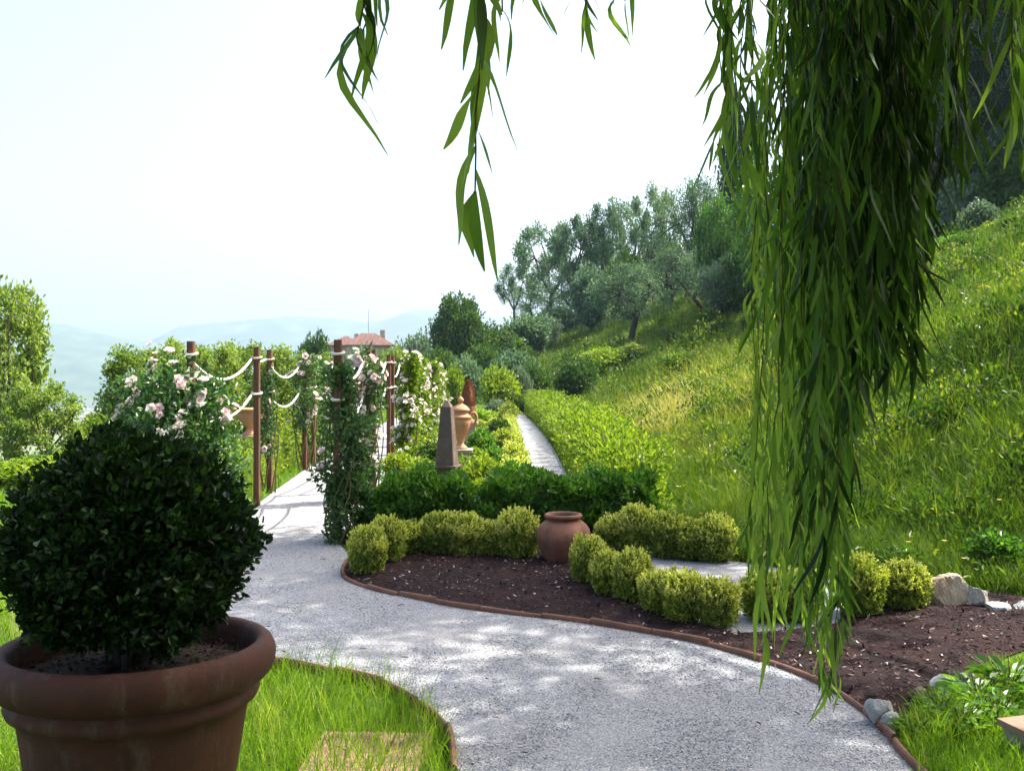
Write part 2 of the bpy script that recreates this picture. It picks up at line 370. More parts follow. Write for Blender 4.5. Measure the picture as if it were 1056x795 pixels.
M['greyrock'] = terracotta('grey_rock', (.20, .21, .20), (.40, .41, .39), (.14, .16, .08), .7, 6)
def wood():
    t = NT('post_wood'); v = t.co((1, 1, .05)); f = t.noise(v, 34, 6, .7); k = t.noise(t.co(), 3, 4, .6)
    c = t.ramp(f, [(.3, (.055, .024, .014)), (.7, (.19, .080, .042))]); c = t.mix(t.ramp(k, [(.45, (0, 0, 0)), (.7, (.6,) * 3)]), c, (.10, .065, .045))
    return t.finish(c, .75, .3, t.bump(f, .5, .006))
M['wood'] = wood()
def rope():
    t = NT('rope'); w = t.n('ShaderNodeTexWave', bands_direction='DIAGONAL'); w.inputs['Scale'].default_value = 45; t.l(t.co(), w.inputs['Vector'])
    return t.finish(t.ramp(w.outputs['Fac'], [(0, (.52, .48, .40)), (1, (.78, .74, .66))]), .9, .1, t.bump(w.outputs['Fac'], .5, .004))
M['rope'] = rope()
def soil(name='soil', a=(.03, .022, .016), b=(.12, .09, .065)):
    t = NT(name); f = t.noise(t.co(), 40, 6, .75); return t.finish(t.ramp(f, [(.3, a), (.7, b)]), .95, .15, t.bump(f, 1, .02))
M['soil'] = soil()
def groundm():
    t = NT('ground_grass'); v = t.co(); f = t.noise(v, 1.3, 6, .7); big = t.noise(v, .045, 5, .6); fine = t.noise(v, 16, 4, .7)
    c = t.ramp(fine, [(.3, (.030, .055, .010)), (.55, (.062, .115, .014)), (.75, (.12, .17, .025))])
    c = t.mix(t.ramp(f, [(.5, (0, 0, 0)), (.72, (.6,) * 3)]), c, (.16, .15, .05))
    far = t.ramp(big, [(.3, (.07, .11, .035)), (.45, (.12, .16, .05)), (.55, (.20, .20, .10)), (.7, (.09, .14, .04))])
    p = t.n('ShaderNodeNewGeometry'); sx = t.n('ShaderNodeSeparateXYZ'); t.l(p.outputs['Position'], sx.inputs[0])
    k = t.n('ShaderNodeMapRange'); k.inputs[1].default_value = -8; k.inputs[2].default_value = -40; t.l(sx.outputs['Z'], k.inputs[0])
    return t.finish(t.mix(k.outputs[0], c, far), .95, .1, t.bump(fine, .8, .05))
M['ground'] = groundm()
def hillm():
    t = NT('wooded_hill'); f = t.noise(t.co(), .012, 7, .65); return t.finish(t.ramp(f, [(.35, (.035, .065, .03)), (.6, (.07, .10, .045)), (.75, (.15, .15, .09))]), .95, .1)
M['hill'] = hillm()
def plain(name, a, b, sc=3.0, r=.85):
    t = NT(name); f = t.noise(t.co(), sc, 5, .6); return t.finish(t.ramp(f, [(.3, a), (.7, b)]), r, .25, t.bump(f, .3, .02))
M['plaster'] = plain('house_plaster', (.24, .19, .15), (.36, .29, .22), 1.5)
M['white_plaster'] = plain('pale_plaster', (.62, .58, .52), (.74, .71, .66), 1.0)
M['window'] = plain('dark_window', (.03, .035, .04), (.06, .065, .07), 2, .2)
M['metal'] = plain('aerial_metal', (.10, .10, .11), (.2, .2, .21), 5, .5)
def rooft():
    t = NT('roof_tiles'); w = t.n('ShaderNodeTexWave', bands_direction='X'); w.inputs['Scale'].default_value = 1.6; t.l(t.co(), w.inputs['Vector']); f = t.noise(t.co(), 1.7, 5, .7)
    return t.finish(t.ramp(f, [(.3, (.10, .055, .045)), (.7, (.19, .105, .085))]), .9, .15, t.bump(w.outputs['Fac'], .8, .06))
M['roof'] = rooft()

# ------------------------------------------------------------------ camera, sun, sky, air
cd = bpy.data.cameras.new('camera'); cam = bpy.data.objects.new('camera', cd); C.objects.link(cam)
cam.location = (0, 0, EYE); cam.rotation_euler = (math.radians(90), 0, 0); cd.sensor_fit = 'HORIZONTAL'; cd.sensor_width = 36; cd.lens = 36 * F / 1056
cd.shift_y = -(397.5 - HZ) / 1056; cd.clip_start = .05; cd.clip_end = 20000
S.camera = cam
AZ, EL = math.radians(68), math.radians(55)          # azimuth from +Y towards +X
sd = Vector((math.sin(AZ) * math.cos(EL), math.cos(AZ) * math.cos(EL), math.sin(EL)))
sl = bpy.data.lights.new('sun', 'SUN'); sl.energy = 4.2; sl.angle = math.radians(.53); sl.color = (1, .95, .86)
so = bpy.data.objects.new('sun', sl); C.objects.link(so); so.rotation_euler = sd.to_track_quat('Z', 'Y').to_euler(); so.location = (20, 10, 40)
W = bpy.data.worlds.new('World'); S.world = W; W.use_nodes = True; wt = W.node_tree; bg = wt.nodes['Background']
sk = wt.nodes.new('ShaderNodeTexSky'); sk.sky_type = 'NISHITA'; sk.sun_disc = False; sk.sun_elevation = EL; sk.sun_rotation = AZ
sk.altitude = 0; sk.air_density = 1.0; sk.dust_density = 6.0; sk.ozone_density = 1.0
wt.links.new(sk.outputs[0], bg.inputs[0]); bg.inputs[1].default_value = .15
S.view_settings.view_transform = 'Standard'; S.view_settings.look = 'None'; S.view_settings.exposure = 1.62; S.view_settings.gamma = 1
S.render.engine = 'CYCLES'; cy = S.cycles; cy.use_denoising = True; cy.max_bounces = 6; cy.diffuse_bounces = 3; cy.glossy_bounces = 2; cy.transmission_bounces = 4; cy.volume_bounces = 0
cy.caustics_reflective = False; cy.caustics_refractive = False; cy.sample_clamp_indirect = 4
def haze():
    mb = MB(); x, y0, y1, z0, z1 = 4300, -4300, 4300, -66, 262
    V = [(-x, y0, z0), (x, y0, z0), (x, y1, z0), (-x, y1, z0), (-x, y0, z1), (x, y0, z1), (x, y1, z1), (-x, y1, z1)]
    mb.add(V, np.array([[3, 2, 1, 0], [4, 5, 6, 7], [0, 1, 5, 4], [1, 2, 6, 5], [2, 3, 7, 6], [3, 0, 4, 7]]), 0, .5, False)
    t = NT('haze_air'); v = t.n('ShaderNodeVolumePrincipled'); v.inputs['Color'].default_value = (.53, .70, .92, 1); v.inputs['Density'].default_value = 2.6e-4; v.inputs['Anisotropy'].default_value = .2
    t.l(v.outputs[0], t.out.inputs['Volume']); tag(mb.build('haze', t.m), None, None, None, 'stuff')
haze()

# ------------------------------------------------------------------ ground sheet and mountains
def ground():
    n, k, R_ = 340, 8.0, 4200.0
    u = np.linspace(-1, 1, n); g = R_ * np.sinh(k * u) / math.sinh(k)
    X, Y = np.meshgrid(g, g + 12); Z = terrain(X, Y)
    inb = Y < 4200; Y = np.minimum(Y, 4200)
    i = np.arange(n - 1); I, J = np.meshgrid(i, i); a = (J * n + I).ravel()
    mb = MB(); mb.add(np.stack([X, Y, Z], -1).reshape(-1, 3), np.stack([a, a + 1, a + n + 1, a + n], 1), 0, .5)
    tag(mb.build('ground', M['ground']), None, None, None, 'structure')
ground()
def ridge(pts, Y0, depth, seed, name):
    pts = np.asarray(pts, float); nx, ny = 160, 40
    px = np.linspace(pts[0, 0], pts[-1, 0], nx); py = np.interp(px, pts[:, 0], pts[:, 1])
    X = (px - CX) / F * Y0; top = EYE + (HZ - py) / F * Y0; V = []
    for j in range(ny):
        v = j / (ny - 1) * 2 - 1; y = Y0 + v * depth; f = math.cos(v * math.pi / 2) ** 1.25
        for i in range(nx):
            rib = noise.noise(Vector((X[i] / 220, y / 260, seed))) * 26 + noise.noise(Vector((X[i] / 60, y / 70, seed))) * 8
            z = -64 + (top[i] + 64) * f + rib * f * (1 - f) * 2.2 + (noise.noise(Vector((X[i] / 28, y / 28, seed + 5))) * 3 if f > .05 else 0)
            V.append((X[i] + noise.noise(Vector((i * .2, v * 2, seed))) * 20, y, z))
    i = np.arange(nx - 1); j = np.arange(ny - 1); I, J = np.meshgrid(i, j); a = (J * nx + I).ravel()
    mb = MB(); mb.add(V, np.stack([a, a + 1, a + nx + 1, a + nx], 1), 0, .5)
    tag(mb.build(name, M['hill']), None, None, None, 'structure')
ridge([(-400, 330), (-200, 322), (-60, 330), (30, 331), (68, 335), (110, 347), (150, 353), (210, 362), (300, 385), (380, 404)], 2500, 700, 1.3, 'mountains')
ridge([(40, 400), (110, 368), (165, 353), (185, 344), (203, 336), (240, 332), (300, 327), (345, 328), (375, 333), (400, 331), (425, 321), (450, 320), (520, 330), (640, 318), (800, 330), (1000, 345)], 3200, 800, 4.1, 'mountains')

# ------------------------------------------------------------------ paths and bed
EDGE_R = [(1010, 850), (940, 790), (912, 757), (880, 728), (830, 700), (760, 675), (700, 660), (600, 643), (530, 635), (470, 627), (420, 617), (385, 609), (362, 601), (354, 594), (355, 585), (361, 575)]
EDGE_L = [(470, 900), (467, 830), (466, 795), (463, 765), (452, 747), (438, 734), (400, 714), (360, 702), (330, 695), (300, 690), (270, 687), (230, 681)]
er = spline([G(*p) for p in EDGE_R], 90); el = spline([G(*p) for p in EDGE_L], 60)
left_far = [(-2.0, 6.05), (-2.45, 6.7), (-2.8, 7.6), (-3.05, 8.8), (-3.15, 10.2), (-3.2, 12), (-3.35, 13.6), (-3.6, 17), (-4.0, 25), (-4.4, 36)]
right_far = [(-3.0, 36), (-2.6, 28), (-2.25, 20), (-2.0, 15), (-1.82, 12), (-1.72, 10), (-1.66, 9.4)]
main_poly = [(2.6, -3), (2.35, 1), (2.0, 2.6)] + [tuple(p) for p in er] + right_far[::-1] + left_far[::-1] + [tuple(p) for p in el[::-1]] + [(-.25, 2.4), (-.4, 0), (-.6, -3)]
sheet('gravel_path', main_poly, .008, M['gravel'], .3, 0, .003)
side_poly = [(.30, 11.2), (.33, 13.5), (.36, 15.75), (.24, 20.6), (.19, 28.5), (-.04, 38), (-.3, 44), (.25, 44), (.56, 38), (.87, 26.5), (.92, 20.1), (.90, 15.5), (.95, 13), (1.0, 11.2)]
sheet('side_path', side_poly, .010, M['gravel'], .3, 0, .003)
small_poly = [G(*p) for p in [(630, 584), (655, 571), (700, 574), (765, 580), (800, 586), (860, 598), (885, 625), (865, 656), (800, 664), (750, 664), (708, 648), (715, 625), (700, 600), (660, 590)]]
sheet('small_path', small_poly, .007, M['gravel'], .2, 0, .002)
bed_px = [(905, 741), (880, 729), (830, 701)]
bed_poly = [tuple(p) for p in er if 4.65 < p[1] < 8.75][0:] 
bed_poly = bed_poly + [G(*p) for p in [(366, 569), (385, 560), (430, 552), (500, 553), (560, 553), (612, 560), (622, 583), (655, 600), (700, 622), (722, 645), (756, 654), (803, 652), (862, 644), (885, 622), (900, 606), (960, 603), (1010, 612), (1100, 622), (1140, 650), (1100, 660), (1056, 672), (1020, 686), (985, 704), (955, 722), (930, 742)]]
sheet('mulch_bed', bed_poly, .012, M['mulch'], .09, .035, .012)

def chips():
    n = 26000; lo, hi = np.min(bed_poly, 0), np.max(bed_poly, 0)
    x = rng.uniform(lo[0], hi[0], n); y = rng.uniform(lo[1], hi[1], n); k = inpoly(x, y, bed_poly); x, y = x[k], y[k]; k = pdist(x, y, bed_poly) > .02; x, y = x[k], y[k]; n = len(x)
    dd = np.minimum(pdist(x, y, bed_poly), 1)
    z = .012 + .035 * (1 - np.exp(-dd * 5)) + .012 * lump(np.stack([x, y, x * 0], 1), 5, 1, 1.0) + rng.uniform(.0, .012, n)
    d = np.stack([rng.normal(0, 1, n), rng.normal(0, 1, n), rng.normal(0, .3, n)], 1); nn = np.stack([rng.normal(0, .4, n), rng.normal(0, .4, n), np.ones(n)], 1)
    v = rng.random(n) ** 1.1 * .9; v[rng.random(n) < .035] = rng.uniform(.93, 1)
    mb = MB(); L = rng.uniform(.012, .045, n); leaves(mb, np.stack([x, y, z], 1), d, nn, L, np.minimum(L * rng.uniform(.3, .6, n), .016), v, oval=True, fold=-.25, curve=0)
    tag(mb.build('bark_chips', M['chip']), 'loose dark red bark chips covering the planting bed', 'mulch', None, 'stuff')
chips()
def pebbles():
    n = 170000; r = np.exp(rng.uniform(math.log(3.6), math.log(14), n)); a = rng.uniform(-.62, .62, n); x = r * np.sin(a); y = r * np.cos(a)
    k = inpoly(x, y, main_poly); x, y = x[k], y[k]; n = len(x)
    bm = bmesh.new(); bmesh.ops.create_icosphere(bm, subdivisions=1, radius=1); V0 = np.array([v.co[:] for v in bm.verts]); F0 = np.array([[v.index for v in f.verts] for f in bm.faces]); bm.free()
    s = rng.uniform(.003, .006, n)[:, None] * rng.uniform(.65, 1.25, (n, 3)) * np.array([1, 1, .52]); th = rng.uniform(0, 6.3, n)
    V = V0[None] * (1 + rng.normal(0, .13, (n, len(V0), 1))) * s[:, None]
    c, q = np.cos(th)[:, None], np.sin(th)[:, None]
    V = np.stack([V[..., 0] * c - V[..., 1] * q, V[..., 0] * q + V[..., 1] * c, V[..., 2]], -1) + np.stack([x, y, np.full(n, .0095)], 1)[:, None]
    Fc = (F0[None] + (np.arange(n) * len(V0))[:, None, None]).reshape(-1, 3)
    mb = MB(); mb.add(V.reshape(-1, 3), Fc, 0, np.repeat(rng.random(n), len(V0)), smooth=False)
    tag(mb.build('gravel_stones', M['pebble']), 'loose pale grey gravel stones lying over the path', 'gravel', None, 'stuff')
pebbles()

def litter():
    n = 420; r = np.exp(rng.uniform(math.log(3.8), math.log(13), n)); a = rng.uniform(-.5, .5, n); x = r * np.sin(a); y = r * np.cos(a); k = inpoly(x, y, main_poly) & ((pdist(x, y, main_poly) < .35) | (rng.random(n) < .25)); x, y = x[k], y[k]; n = len(x)
    mb = MB(); leaves(mb, np.stack([x, y, np.full(n, .024)], 1), np.stack([rng.normal(0, 1, n), rng.normal(0, 1, n), rng.normal(0, .1, n)], 1), np.stack([rng.normal(0, .25, n), rng.normal(0, .25, n), np.ones(n)], 1), rng.uniform(.02, .07, n), rng.uniform(.006, .014, n), rng.uniform(.3, 1, n), 0, True)
    tag(mb.build('fallen_leaves', M['chip']), 'dry fallen leaves and bits of bark lying on the gravel', 'leaves', None, 'stuff')
litter()
# ------------------------------------------------------------------ edging
def edging(name, line, label, w=.045, h=.075, ns=8, group=None, mat='edge', tile=.42):
    line = np.asarray(line, float); cum = np.concatenate([[0], np.cumsum(np.linalg.norm(np.diff(line, axis=0), axis=1))]); mb = MB(); s = 0.0
    rr = random.Random(len(line))
    while s < cum[-1] - .1:
        e = min(s + tile * rr.uniform(.8, 1.2), cum[-1]); t = np.linspace(s + .004, e - .004, 7); ox = rr.gauss(0, .006); oz = rr.gauss(0, .006); sl_ = rr.gauss(0, .006)
        pts = np.stack([np.interp(t, cum, line[:, 0]), np.interp(t, cum, line[:, 1])], 1); T = nrmz(np.gradient(pts, axis=0)); Nn = np.stack([-T[:, 1], T[:, 0]], 1)
        prof = [(-.5, -.4), (-.5, .55), (-.38, .85), (-.15, 1), (.15, 1), (.38, .85), (.5, .55), (.5, -.4)]; k = len(prof)
        V = np.array([[pts[i][0] + Nn[i][0] * (a * w + ox), pts[i][1] + Nn[i][1] * (a * w + ox), b * h + oz + sl_ * (i - 3) / 3] for i in range(7) for a, b in prof])
        Fq = np.array([[i * k + j, i * k + (j + 1) % k, (i + 1) * k + (j + 1) % k, (i + 1) * k + j] for i in range(6) for j in range(k)])
        mb.add(V, [Fq, np.arange(k)[None], (np.arange(k)[::-1] + 6 * k)[None]], 0, .5, False); s = e
    return tag(mb.build(name, M[mat]), label, 'edging', group)
edging('brick_edging', er[5:], 'curving terracotta edging between the gravel and the dark mulch bed', .032, .042)
edging('brick_edging', el[14:], 'terracotta edging curving round the bright front lawn beside the big pot', .032, .06)

# ------------------------------------------------------------------ potted bush
POT = (-1.285, 3.3)
def big_pot():
    t = thing('terracotta_pot', 'very large dark terracotta pot with rolled rim in left foreground', 'pot', (POT[0], POT[1], 0))
    t.rotation_euler = (math.radians(-1.6), 0, 0)
    mb = MB(); prof = [(0, .0), (.27, .0), (.285, .012), (.30, .08), (.335, .30), (.365, .50), (.372, .545), (.385, .55), (.402, .562), (.410, .58), (.405, .598), (.392, .612), (.392, .622)]
    lathe(mb, prof, 96); mb.build('body', M['pot'], t)
    mb = MB(); prof = [(.388, .612), (.398, .614), (.418, .622), (.436, .632), (.452, .650), (.462, .675), (.464, .700), (.460, .722), (.450, .742), (.435, .755), (.420, .758), (.405, .752), (.396, .735), (.392, .70), (.388, .60)]
    lathe(mb, prof, 96); mb.build('rim', M['pot'], t)
    mb = MB(); g = MB(); n = 4000
    for j in range(14): pass
    R_ = .389; rr = np.linspace(0, R_, 26); a = np.arange(72) * 2 * math.pi / 72
    V = np.stack([np.outer(rr, np.cos(a)), np.outer(rr, np.sin(a)), np.zeros((26, 72))], -1).reshape(-1, 3); V[:, 2] = .655 + .03 * (1 - (np.hypot(V[:, 0], V[:, 1]) / R_) ** 2) + lump(V, 9, .008, 2) + lump(V, 30, .006, 5)
    i = np.arange(72); j = (i + 1) % 72
    mb.add(V, np.concatenate([np.stack([k * 72 + i, k * 72 + j, (k + 1) * 72 + j, (k + 1) * 72 + i], 1) for k in range(25)]), 0, .5)
    q = rng.uniform(0, 1, 900) ** .5 * .37; w = rng.uniform(0, 6.3, 900); pos = np.stack([q * np.cos(w), q * np.sin(w), .675 + .025 * (1 - (q / .39) ** 2) + rng.uniform(0, .012, 900)], 1)
    leaves(mb, pos, rng.normal(0, 1, (900, 3)) * [1, 1, .35], np.array([0, 0, 1.]) + rng.normal(0, .4, (900, 3)), rng.uniform(.006, .026, 900), rng.uniform(.004, .012, 900), rng.random(900) * .9, 1)
    mb.build('soil', [M['soil'], M['chip']], t)
big_pot()
def pot_bush():
    t = thing('clipped_bush', 'dark clipped globe bush growing in the big terracotta pot', 'bush', (POT[0], POT[1], .68)); t.scale = (.93, .93, .94)
    mb = MB()
    for k in range(7):
        a = k * .9 + .3; r0 = .05 + .03 * (k % 2); tube(mb, spline([(r0 * math.cos(a), r0 * math.sin(a), -.02), (r0 * 1.3 * math.cos(a), r0 * 1.3 * math.sin(a), .08), (.12 * math.cos(a), .12 * math.sin(a), .22), (.2 * math.cos(a + .3), .2 * math.sin(a + .3), .42)], 10), np.linspace(.02, .009, 10), 8)
    mb.build('stem', M['olivebark'], t)
    mb = MB(); c = np.array([-.015, 0, .405]); n = 21000
    u = sphere_dirs(n, -.93); k = 1 - .42 * rng.random(n) ** 2; k *= 1 + lump(u, 2.6, .10, 3.1) + lump(u, 7, .06, 1) + rng.normal(0, .02, n)
    r = np.array([.405, .405, .40]); flat = np.where(u[:, 2] < 0, 1 - .16 * (-u[:, 2]), 1)
    pos = c + u * r * (k * flat)[:, None]
    ta = rng.random(n) < .10; pos[ta] += u[ta] * rng.uniform(0, .045, (ta.sum(), 1)) + [0, 0, .01]
    d = u * .8 + np.array([0, 0, .45]) + rng.normal(0, .45, (n, 3)); nn = nrmz(u * .4 + np.array([0, 0, .5]) + rng.normal(0, .55, (n, 3)))
    leaves(mb, pos, d, nn, rng.uniform(.022, .042, n), rng.uniform(.016, .027, n), np.clip(rng.normal(.4, .2, n) + .3 * (rng.random(n) < .06), 0, 1), 0, True, .2, .15)
    for q in range(240):
        u1 = nrmz(sphere_dirs(1, -.55)[0]); b0 = c + u1 * r * .97 * (1 + lump(u1[None], 2.6, .10, 3.1)[0]); g = nrmz(u1 * .7 + np.array([0, 0, .6]) + rng.normal(0, .25, 3)); j = rng.integers(5, 9); l_ = rng.uniform(.03, .085)
        tube(mb, [b0 - g * .05, b0 + g * l_], [.0018, .001], 4, 0, .3)
        leaves(mb, b0 + g * np.linspace(0, l_, j)[:, None], g * .6 + rng.normal(0, .6, (j, 3)), rng.normal(0, 1, (j, 3)), rng.uniform(.02, .034, j), rng.uniform(.014, .02, j), np.clip(rng.normal(.62, .22, j), 0, 1), 0, True)
    core(mb, c, r, 0, 3.1, .2, .62); mb.build('foliage', M['potbush'], t)
pot_bush()

# ------------------------------------------------------------------ box shrubs round the bed
def box_mesh(seed, n=3400):
    mb = MB()
    u = sphere_dirs(n, -.95); u = u / ((np.abs(u) ** 2.7).sum(1) ** (1 / 2.7))[:, None]; u = u * np.array([.96, .96, .97]); k_ = (1 - .32 * rng.random(n) ** 1.6) * (1 + lump(u, 3.4, .10, seed) + lump(u, 8, .05, seed) + rng.normal(0, .04, n))
    leaves(mb, np.array([0, 0, .5]) + u * .5 * k_[:, None], u * .6 + np.array([0, 0, .55]) + rng.normal(0, .42, (n, 3)), nrmz(u + rng.normal(0, .7, (n, 3))), .10 * rng.uniform(.6, 1.25, n), .058 * rng.uniform(.7, 1.2, n), np.clip(rng.normal(.44, .2, n), 0, 1), 0, True)
    m = 230; u = sphere_dirs(m, -.5); u[:, 2] = np.abs(u[:, 2]) * .9 + u[:, 2] * .1   # young shoots standing out of the clipped shape
    for k in range(m):
        o = nrmz(u[k] + rng.normal(0, .2, 3)); b0 = np.array([0, 0, .52]) + u[k] / ((np.abs(u[k]) ** 2.7).sum() ** (1 / 2.7)) * .47 * (1 + lump(u[k][None], 3.4, .11, seed)[0]); j = 5; q = np.linspace(0, .12, j)[:, None]; g = nrmz(o * .6 + np.array([0, 0, .7]))
        leaves(mb, b0 + g * q, g + rng.normal(0, .75, (j, 3)), rng.normal(0, 1, (j, 3)), .075 * rng.uniform(.7, 1.2, j), .045, np.clip(rng.normal(.78, .14, j), 0, 1), 0, True)
    core(mb, (0, 0, .5), (.5, .5, .5), 0, seed, .15, .70, .08)
    return mb.data('box_shrub', M['box'])
BOXV = [box_mesh(i * 1.7 + .3) for i in range(4)]
def stemsh():
    mb = MB()
    for k in range(4): tube(mb, [(0, 0, -.02), (.04 * math.cos(k * 1.6), .04 * math.sin(k * 1.6), .12), (.15 * math.cos(k * 1.6), .15 * math.sin(k * 1.6), .35)], [.02, .017, .01], 6)
    return mb.data('box_stem', M['bark'])
STEM = stemsh()
SH = [  # px, base py, width px, height px, label
 (379, 597, 36, 54, 'lowest left box shrub, at the gravel tip of the mulch bed'), (398, 586, 36, 48, 'box shrub second along from the gravel tip of the bed'), (418, 578, 36, 44, 'box shrub third from the gravel tip, ending the short left row'),
 (455, 578, 38, 46, 'first box shrub right of the gap in the row below the dark hedge'), (479, 579, 38, 48, 'second box shrub in the four shrub row below the dark hedge'), (502, 579, 36, 44, 'third box shrub in the four shrub row below the dark hedge'), (534, 582, 42, 52, 'box shrub standing just left of the round terracotta jar'),
 (607, 609, 36, 58, 'tall pale box shrub standing just right of the round terracotta jar'), (630, 620, 38, 52, 'second box shrub in the front row right of the jar'), (653, 628, 38, 54, 'third box shrub in the front row right of the jar'), (681, 640, 40, 54, 'fourth box shrub in the front row right of the jar'), (706, 648, 44, 56, 'fifth box shrub in the front row right of the jar'), (740, 652, 42, 50, 'last box shrub of the front row, beside the small gravel path'),
 (634, 572, 36, 44, 'leftmost box shrub in the row behind the small gravel path'), (658, 575, 38, 50, 'second box shrub in the row behind the small gravel path'), (688, 579, 38, 50, 'third box shrub in the row behind the small gravel path'), (712, 581, 38, 48, 'fourth box shrub in the row behind the small gravel path'), (739, 583, 38, 46, 'rightmost box shrub in the row behind the small gravel path'),
 (788, 645, 46, 56, 'dark box shrub left of the willow tip, partly behind hanging leaves'), (824, 646, 44, 56, 'box shrub standing behind the lowest willow strands'), (886, 641, 48, 60, 'box shrub just right of the willow, one from the pale boulder'), (932, 636, 46, 60, 'box shrub on the far right next to the pale boulder')]
for i, (px, py, w, h, lab) in enumerate(SH):
    x, y = G(px, py); y += .5 * w / F * y; x = (px - CX) / F * y; sc = w / F * y * .97; hh = h / F * y * (.84 + .09 * math.sin(i * 2.3))
    t = thing('box_shrub', lab, 'shrub', (x, y, .01), i * 1.3, 'clipped box shrubs round the mulch bed'); t.scale = (sc, sc, hh)
    link('foliage', BOXV[i % 4], t); link('stem', STEM, t)

# ------------------------------------------------------------------ terracotta jar
def jar():
    x, y = G(581, 587); y += .2; x = (581 - CX) / F * y
    t = thing('terracotta_jar', 'round bellied terracotta jar standing among the box shrubs', 'jar', (x, y, 0)); s = 1.0; t.scale = (1.16, 1.16, .98)
    mb = MB(); prof = [(0, 0), (.105, 0), (.118, .015), (.150, .08), (.188, .17), (.205, .235), (.206, .27), (.196, .315), (.172, .36), (.140, .390), (.118, .402)]
    lathe(mb, [(r * s, z * s) for r, z in prof], 64, wob=.008)
    mb.build('body', M['jar'], t)
    mb = MB(); prof = [(.116, .400), (.120, .412), (.134, .420), (.142, .432), (.142, .445), (.134, .455), (.120, .456), (.108, .448), (.104, .42), (.12, .38), (.16, .33)]
    lathe(mb, [(r * s, z * s) for r, z in prof], 64, wob=.008); mb.build('rim', M['jar'], t)
jar()

# ------------------------------------------------------------------ rocks and slabs
def rock(px, py, w, h, d, label, mat, seed, rz=0.0, sink=.25, name='rock'):
    x, y = G(px, py); y += d / 2
    o = link(name, rock_mesh((w / 2, d / 2, h / 2 * (1 + sink)), seed, M[mat]), None, (x, y, tz(x, y) + h / 2 * (1 - sink))); o.rotation_euler = (0, 0, rz); tag(o, label, 'rock', 'rocks edging the mulch bed')
rock(983, 632, .36, .27, .24, 'large pale boulder with a tan face behind the mulch bed', 'tanrock', 3, .2)
rock(1012, 632, .20, .19, .2, 'rounded brownish rock touching the right side of the large boulder', 'rock', 8, .5)
rock(966, 627, .12, .12, .12, 'small grey rock between the last box shrub and the boulder', 'greyrock', 12)
rock(1037, 637, .21, .10, .18, 'flat grey rock at the right edge of the bed', 'greyrock', 5, .3)
rock(1062, 637, .16, .11, .16, 'grey rock cut off by the right frame edge', 'greyrock', 21)
rock(912, 752, .15, .15, .13, 'mossy upright rock beside the edging at the near bed corner', 'greyrock', 31, .6)
rock(924, 758, .12, .09, .10, 'pale blue grey rock in front of the mossy upright rock', 'greyrock', 33, .2)
rock(980, 718, .17, .09, .14, 'flat grey rock amid weeds at the near edge of the bed', 'greyrock', 41, .8)
rock(952, 727, .09, .08, .1, 'small dark rock between the mossy rock and the weeds', 'stone', 45)
rock(1002, 707, .10, .06, .09, 'small pale rock half hidden by the weeds', 'greyrock', 47)
rock(1012, 745, .05, .04, .05, 'tiny pale pebble rock in the near right grass', 'rock', 49)
rock(380, 602, .16, .035, .12, 'flat grey stone lying at the left tip of the bed', 'greyrock', 51, .1, .4)
rock(556, 582, .10, .05, .08, 'small pale stone lying left of the jar foot', 'rock', 53, .4, .4)
def slab(c, a, w, l, h, label, nt, rz):
    t = thing('terracotta_slab', label, 'paving slab', (c[0], c[1], 0), rz); 
    for k in range(nt):
        mb = MB(); ww = w / nt; frustum(mb, (-w / 2 + ww * (k + .5), 0, h - .028 + .002 * (k % 2)), (ww / 2 - .003, l / 2), (ww / 2 - .005, l / 2 - .003), .028, 0, 0, .05); mb.build('tile', M['tile'], t)
    mb = MB(); frustum(mb, (0, 0, -.02), (w / 2 - .02, l / 2 - .02), (w / 2 - .02, l / 2 - .02), h - .010, 0, 0, .03); mb.build('base', M['palestone'], t)
cx, cyy = G(383, 775)
slab((cx + .0, cyy - .10), 0, .50, .46, .04, 'pale terracotta tile slab half hidden in the front left grass', 3, -.06)
cx, cyy = G(1075, 775)
slab((2.45, 4.22), 0, .46, .42, .12, 'terracotta topped stone block at the bottom right corner', 2, .25)

# ------------------------------------------------------------------ hedges
def hedge(path, w, h, n, L, Wd, label, mat, group=None, seed=0.0, n2=12, oval=True, vmean=.45, rough=.06, stemk=True):
    path = spline(path, n2) if len(path) > 2 else np.linspace(path[0], path[1], n2); o = path.mean(0); lp = path - o
    t = thing('hedge', label, 'hedge', (o[0], o[1], 0), 0, group); mb = MB()
    hedge_cloud(mb, lp, w, h, n, L, Wd, seed, oval, vmean, .22, .5, 0, .4, .03, 1.2, rough); hedge_core(mb, lp[1:-1], w, h, 0, .3); mb.build('foliage', M[mat], t)
    cl = np.concatenate([[0], np.cumsum(np.linalg.norm(np.diff(lp, axis=0), axis=1))])
    for s in np.arange(.1, cl[-1], .25 + .002 * cl[-1] ** 2):
        x, y = np.interp(s, cl, lp[:, 0]), np.interp(s, cl, lp[:, 1]); mb = MB(); tube(mb, [(x, y, -.02), (x + rng.normal(0, .02), y + rng.normal(0, .02), h * .5)], [.014, .01], 6); mb.build('stem', M['bark'], t)
    return t
hedge([(-1.62, 9.95), (-.6, 10.0), (.4, 10.05), (1.45, 10.35)], .85, .51, 17000, .085, .032, 'dark green laurel hedge crossing behind the box shrubs and jar', 'laurel', None, .7, 20, rough=.15)
hedge([(1.35, 10.9), (1.42, 13), (1.45, 17), (1.42, 24), (1.30, 31), (1.05, 40)], .82, .66, 50000, .072, .040, 'long bright yellow green hedge along the right of the narrow path', 'limeleaf', None, 2.2, 30, rough=.2, vmean=.5)

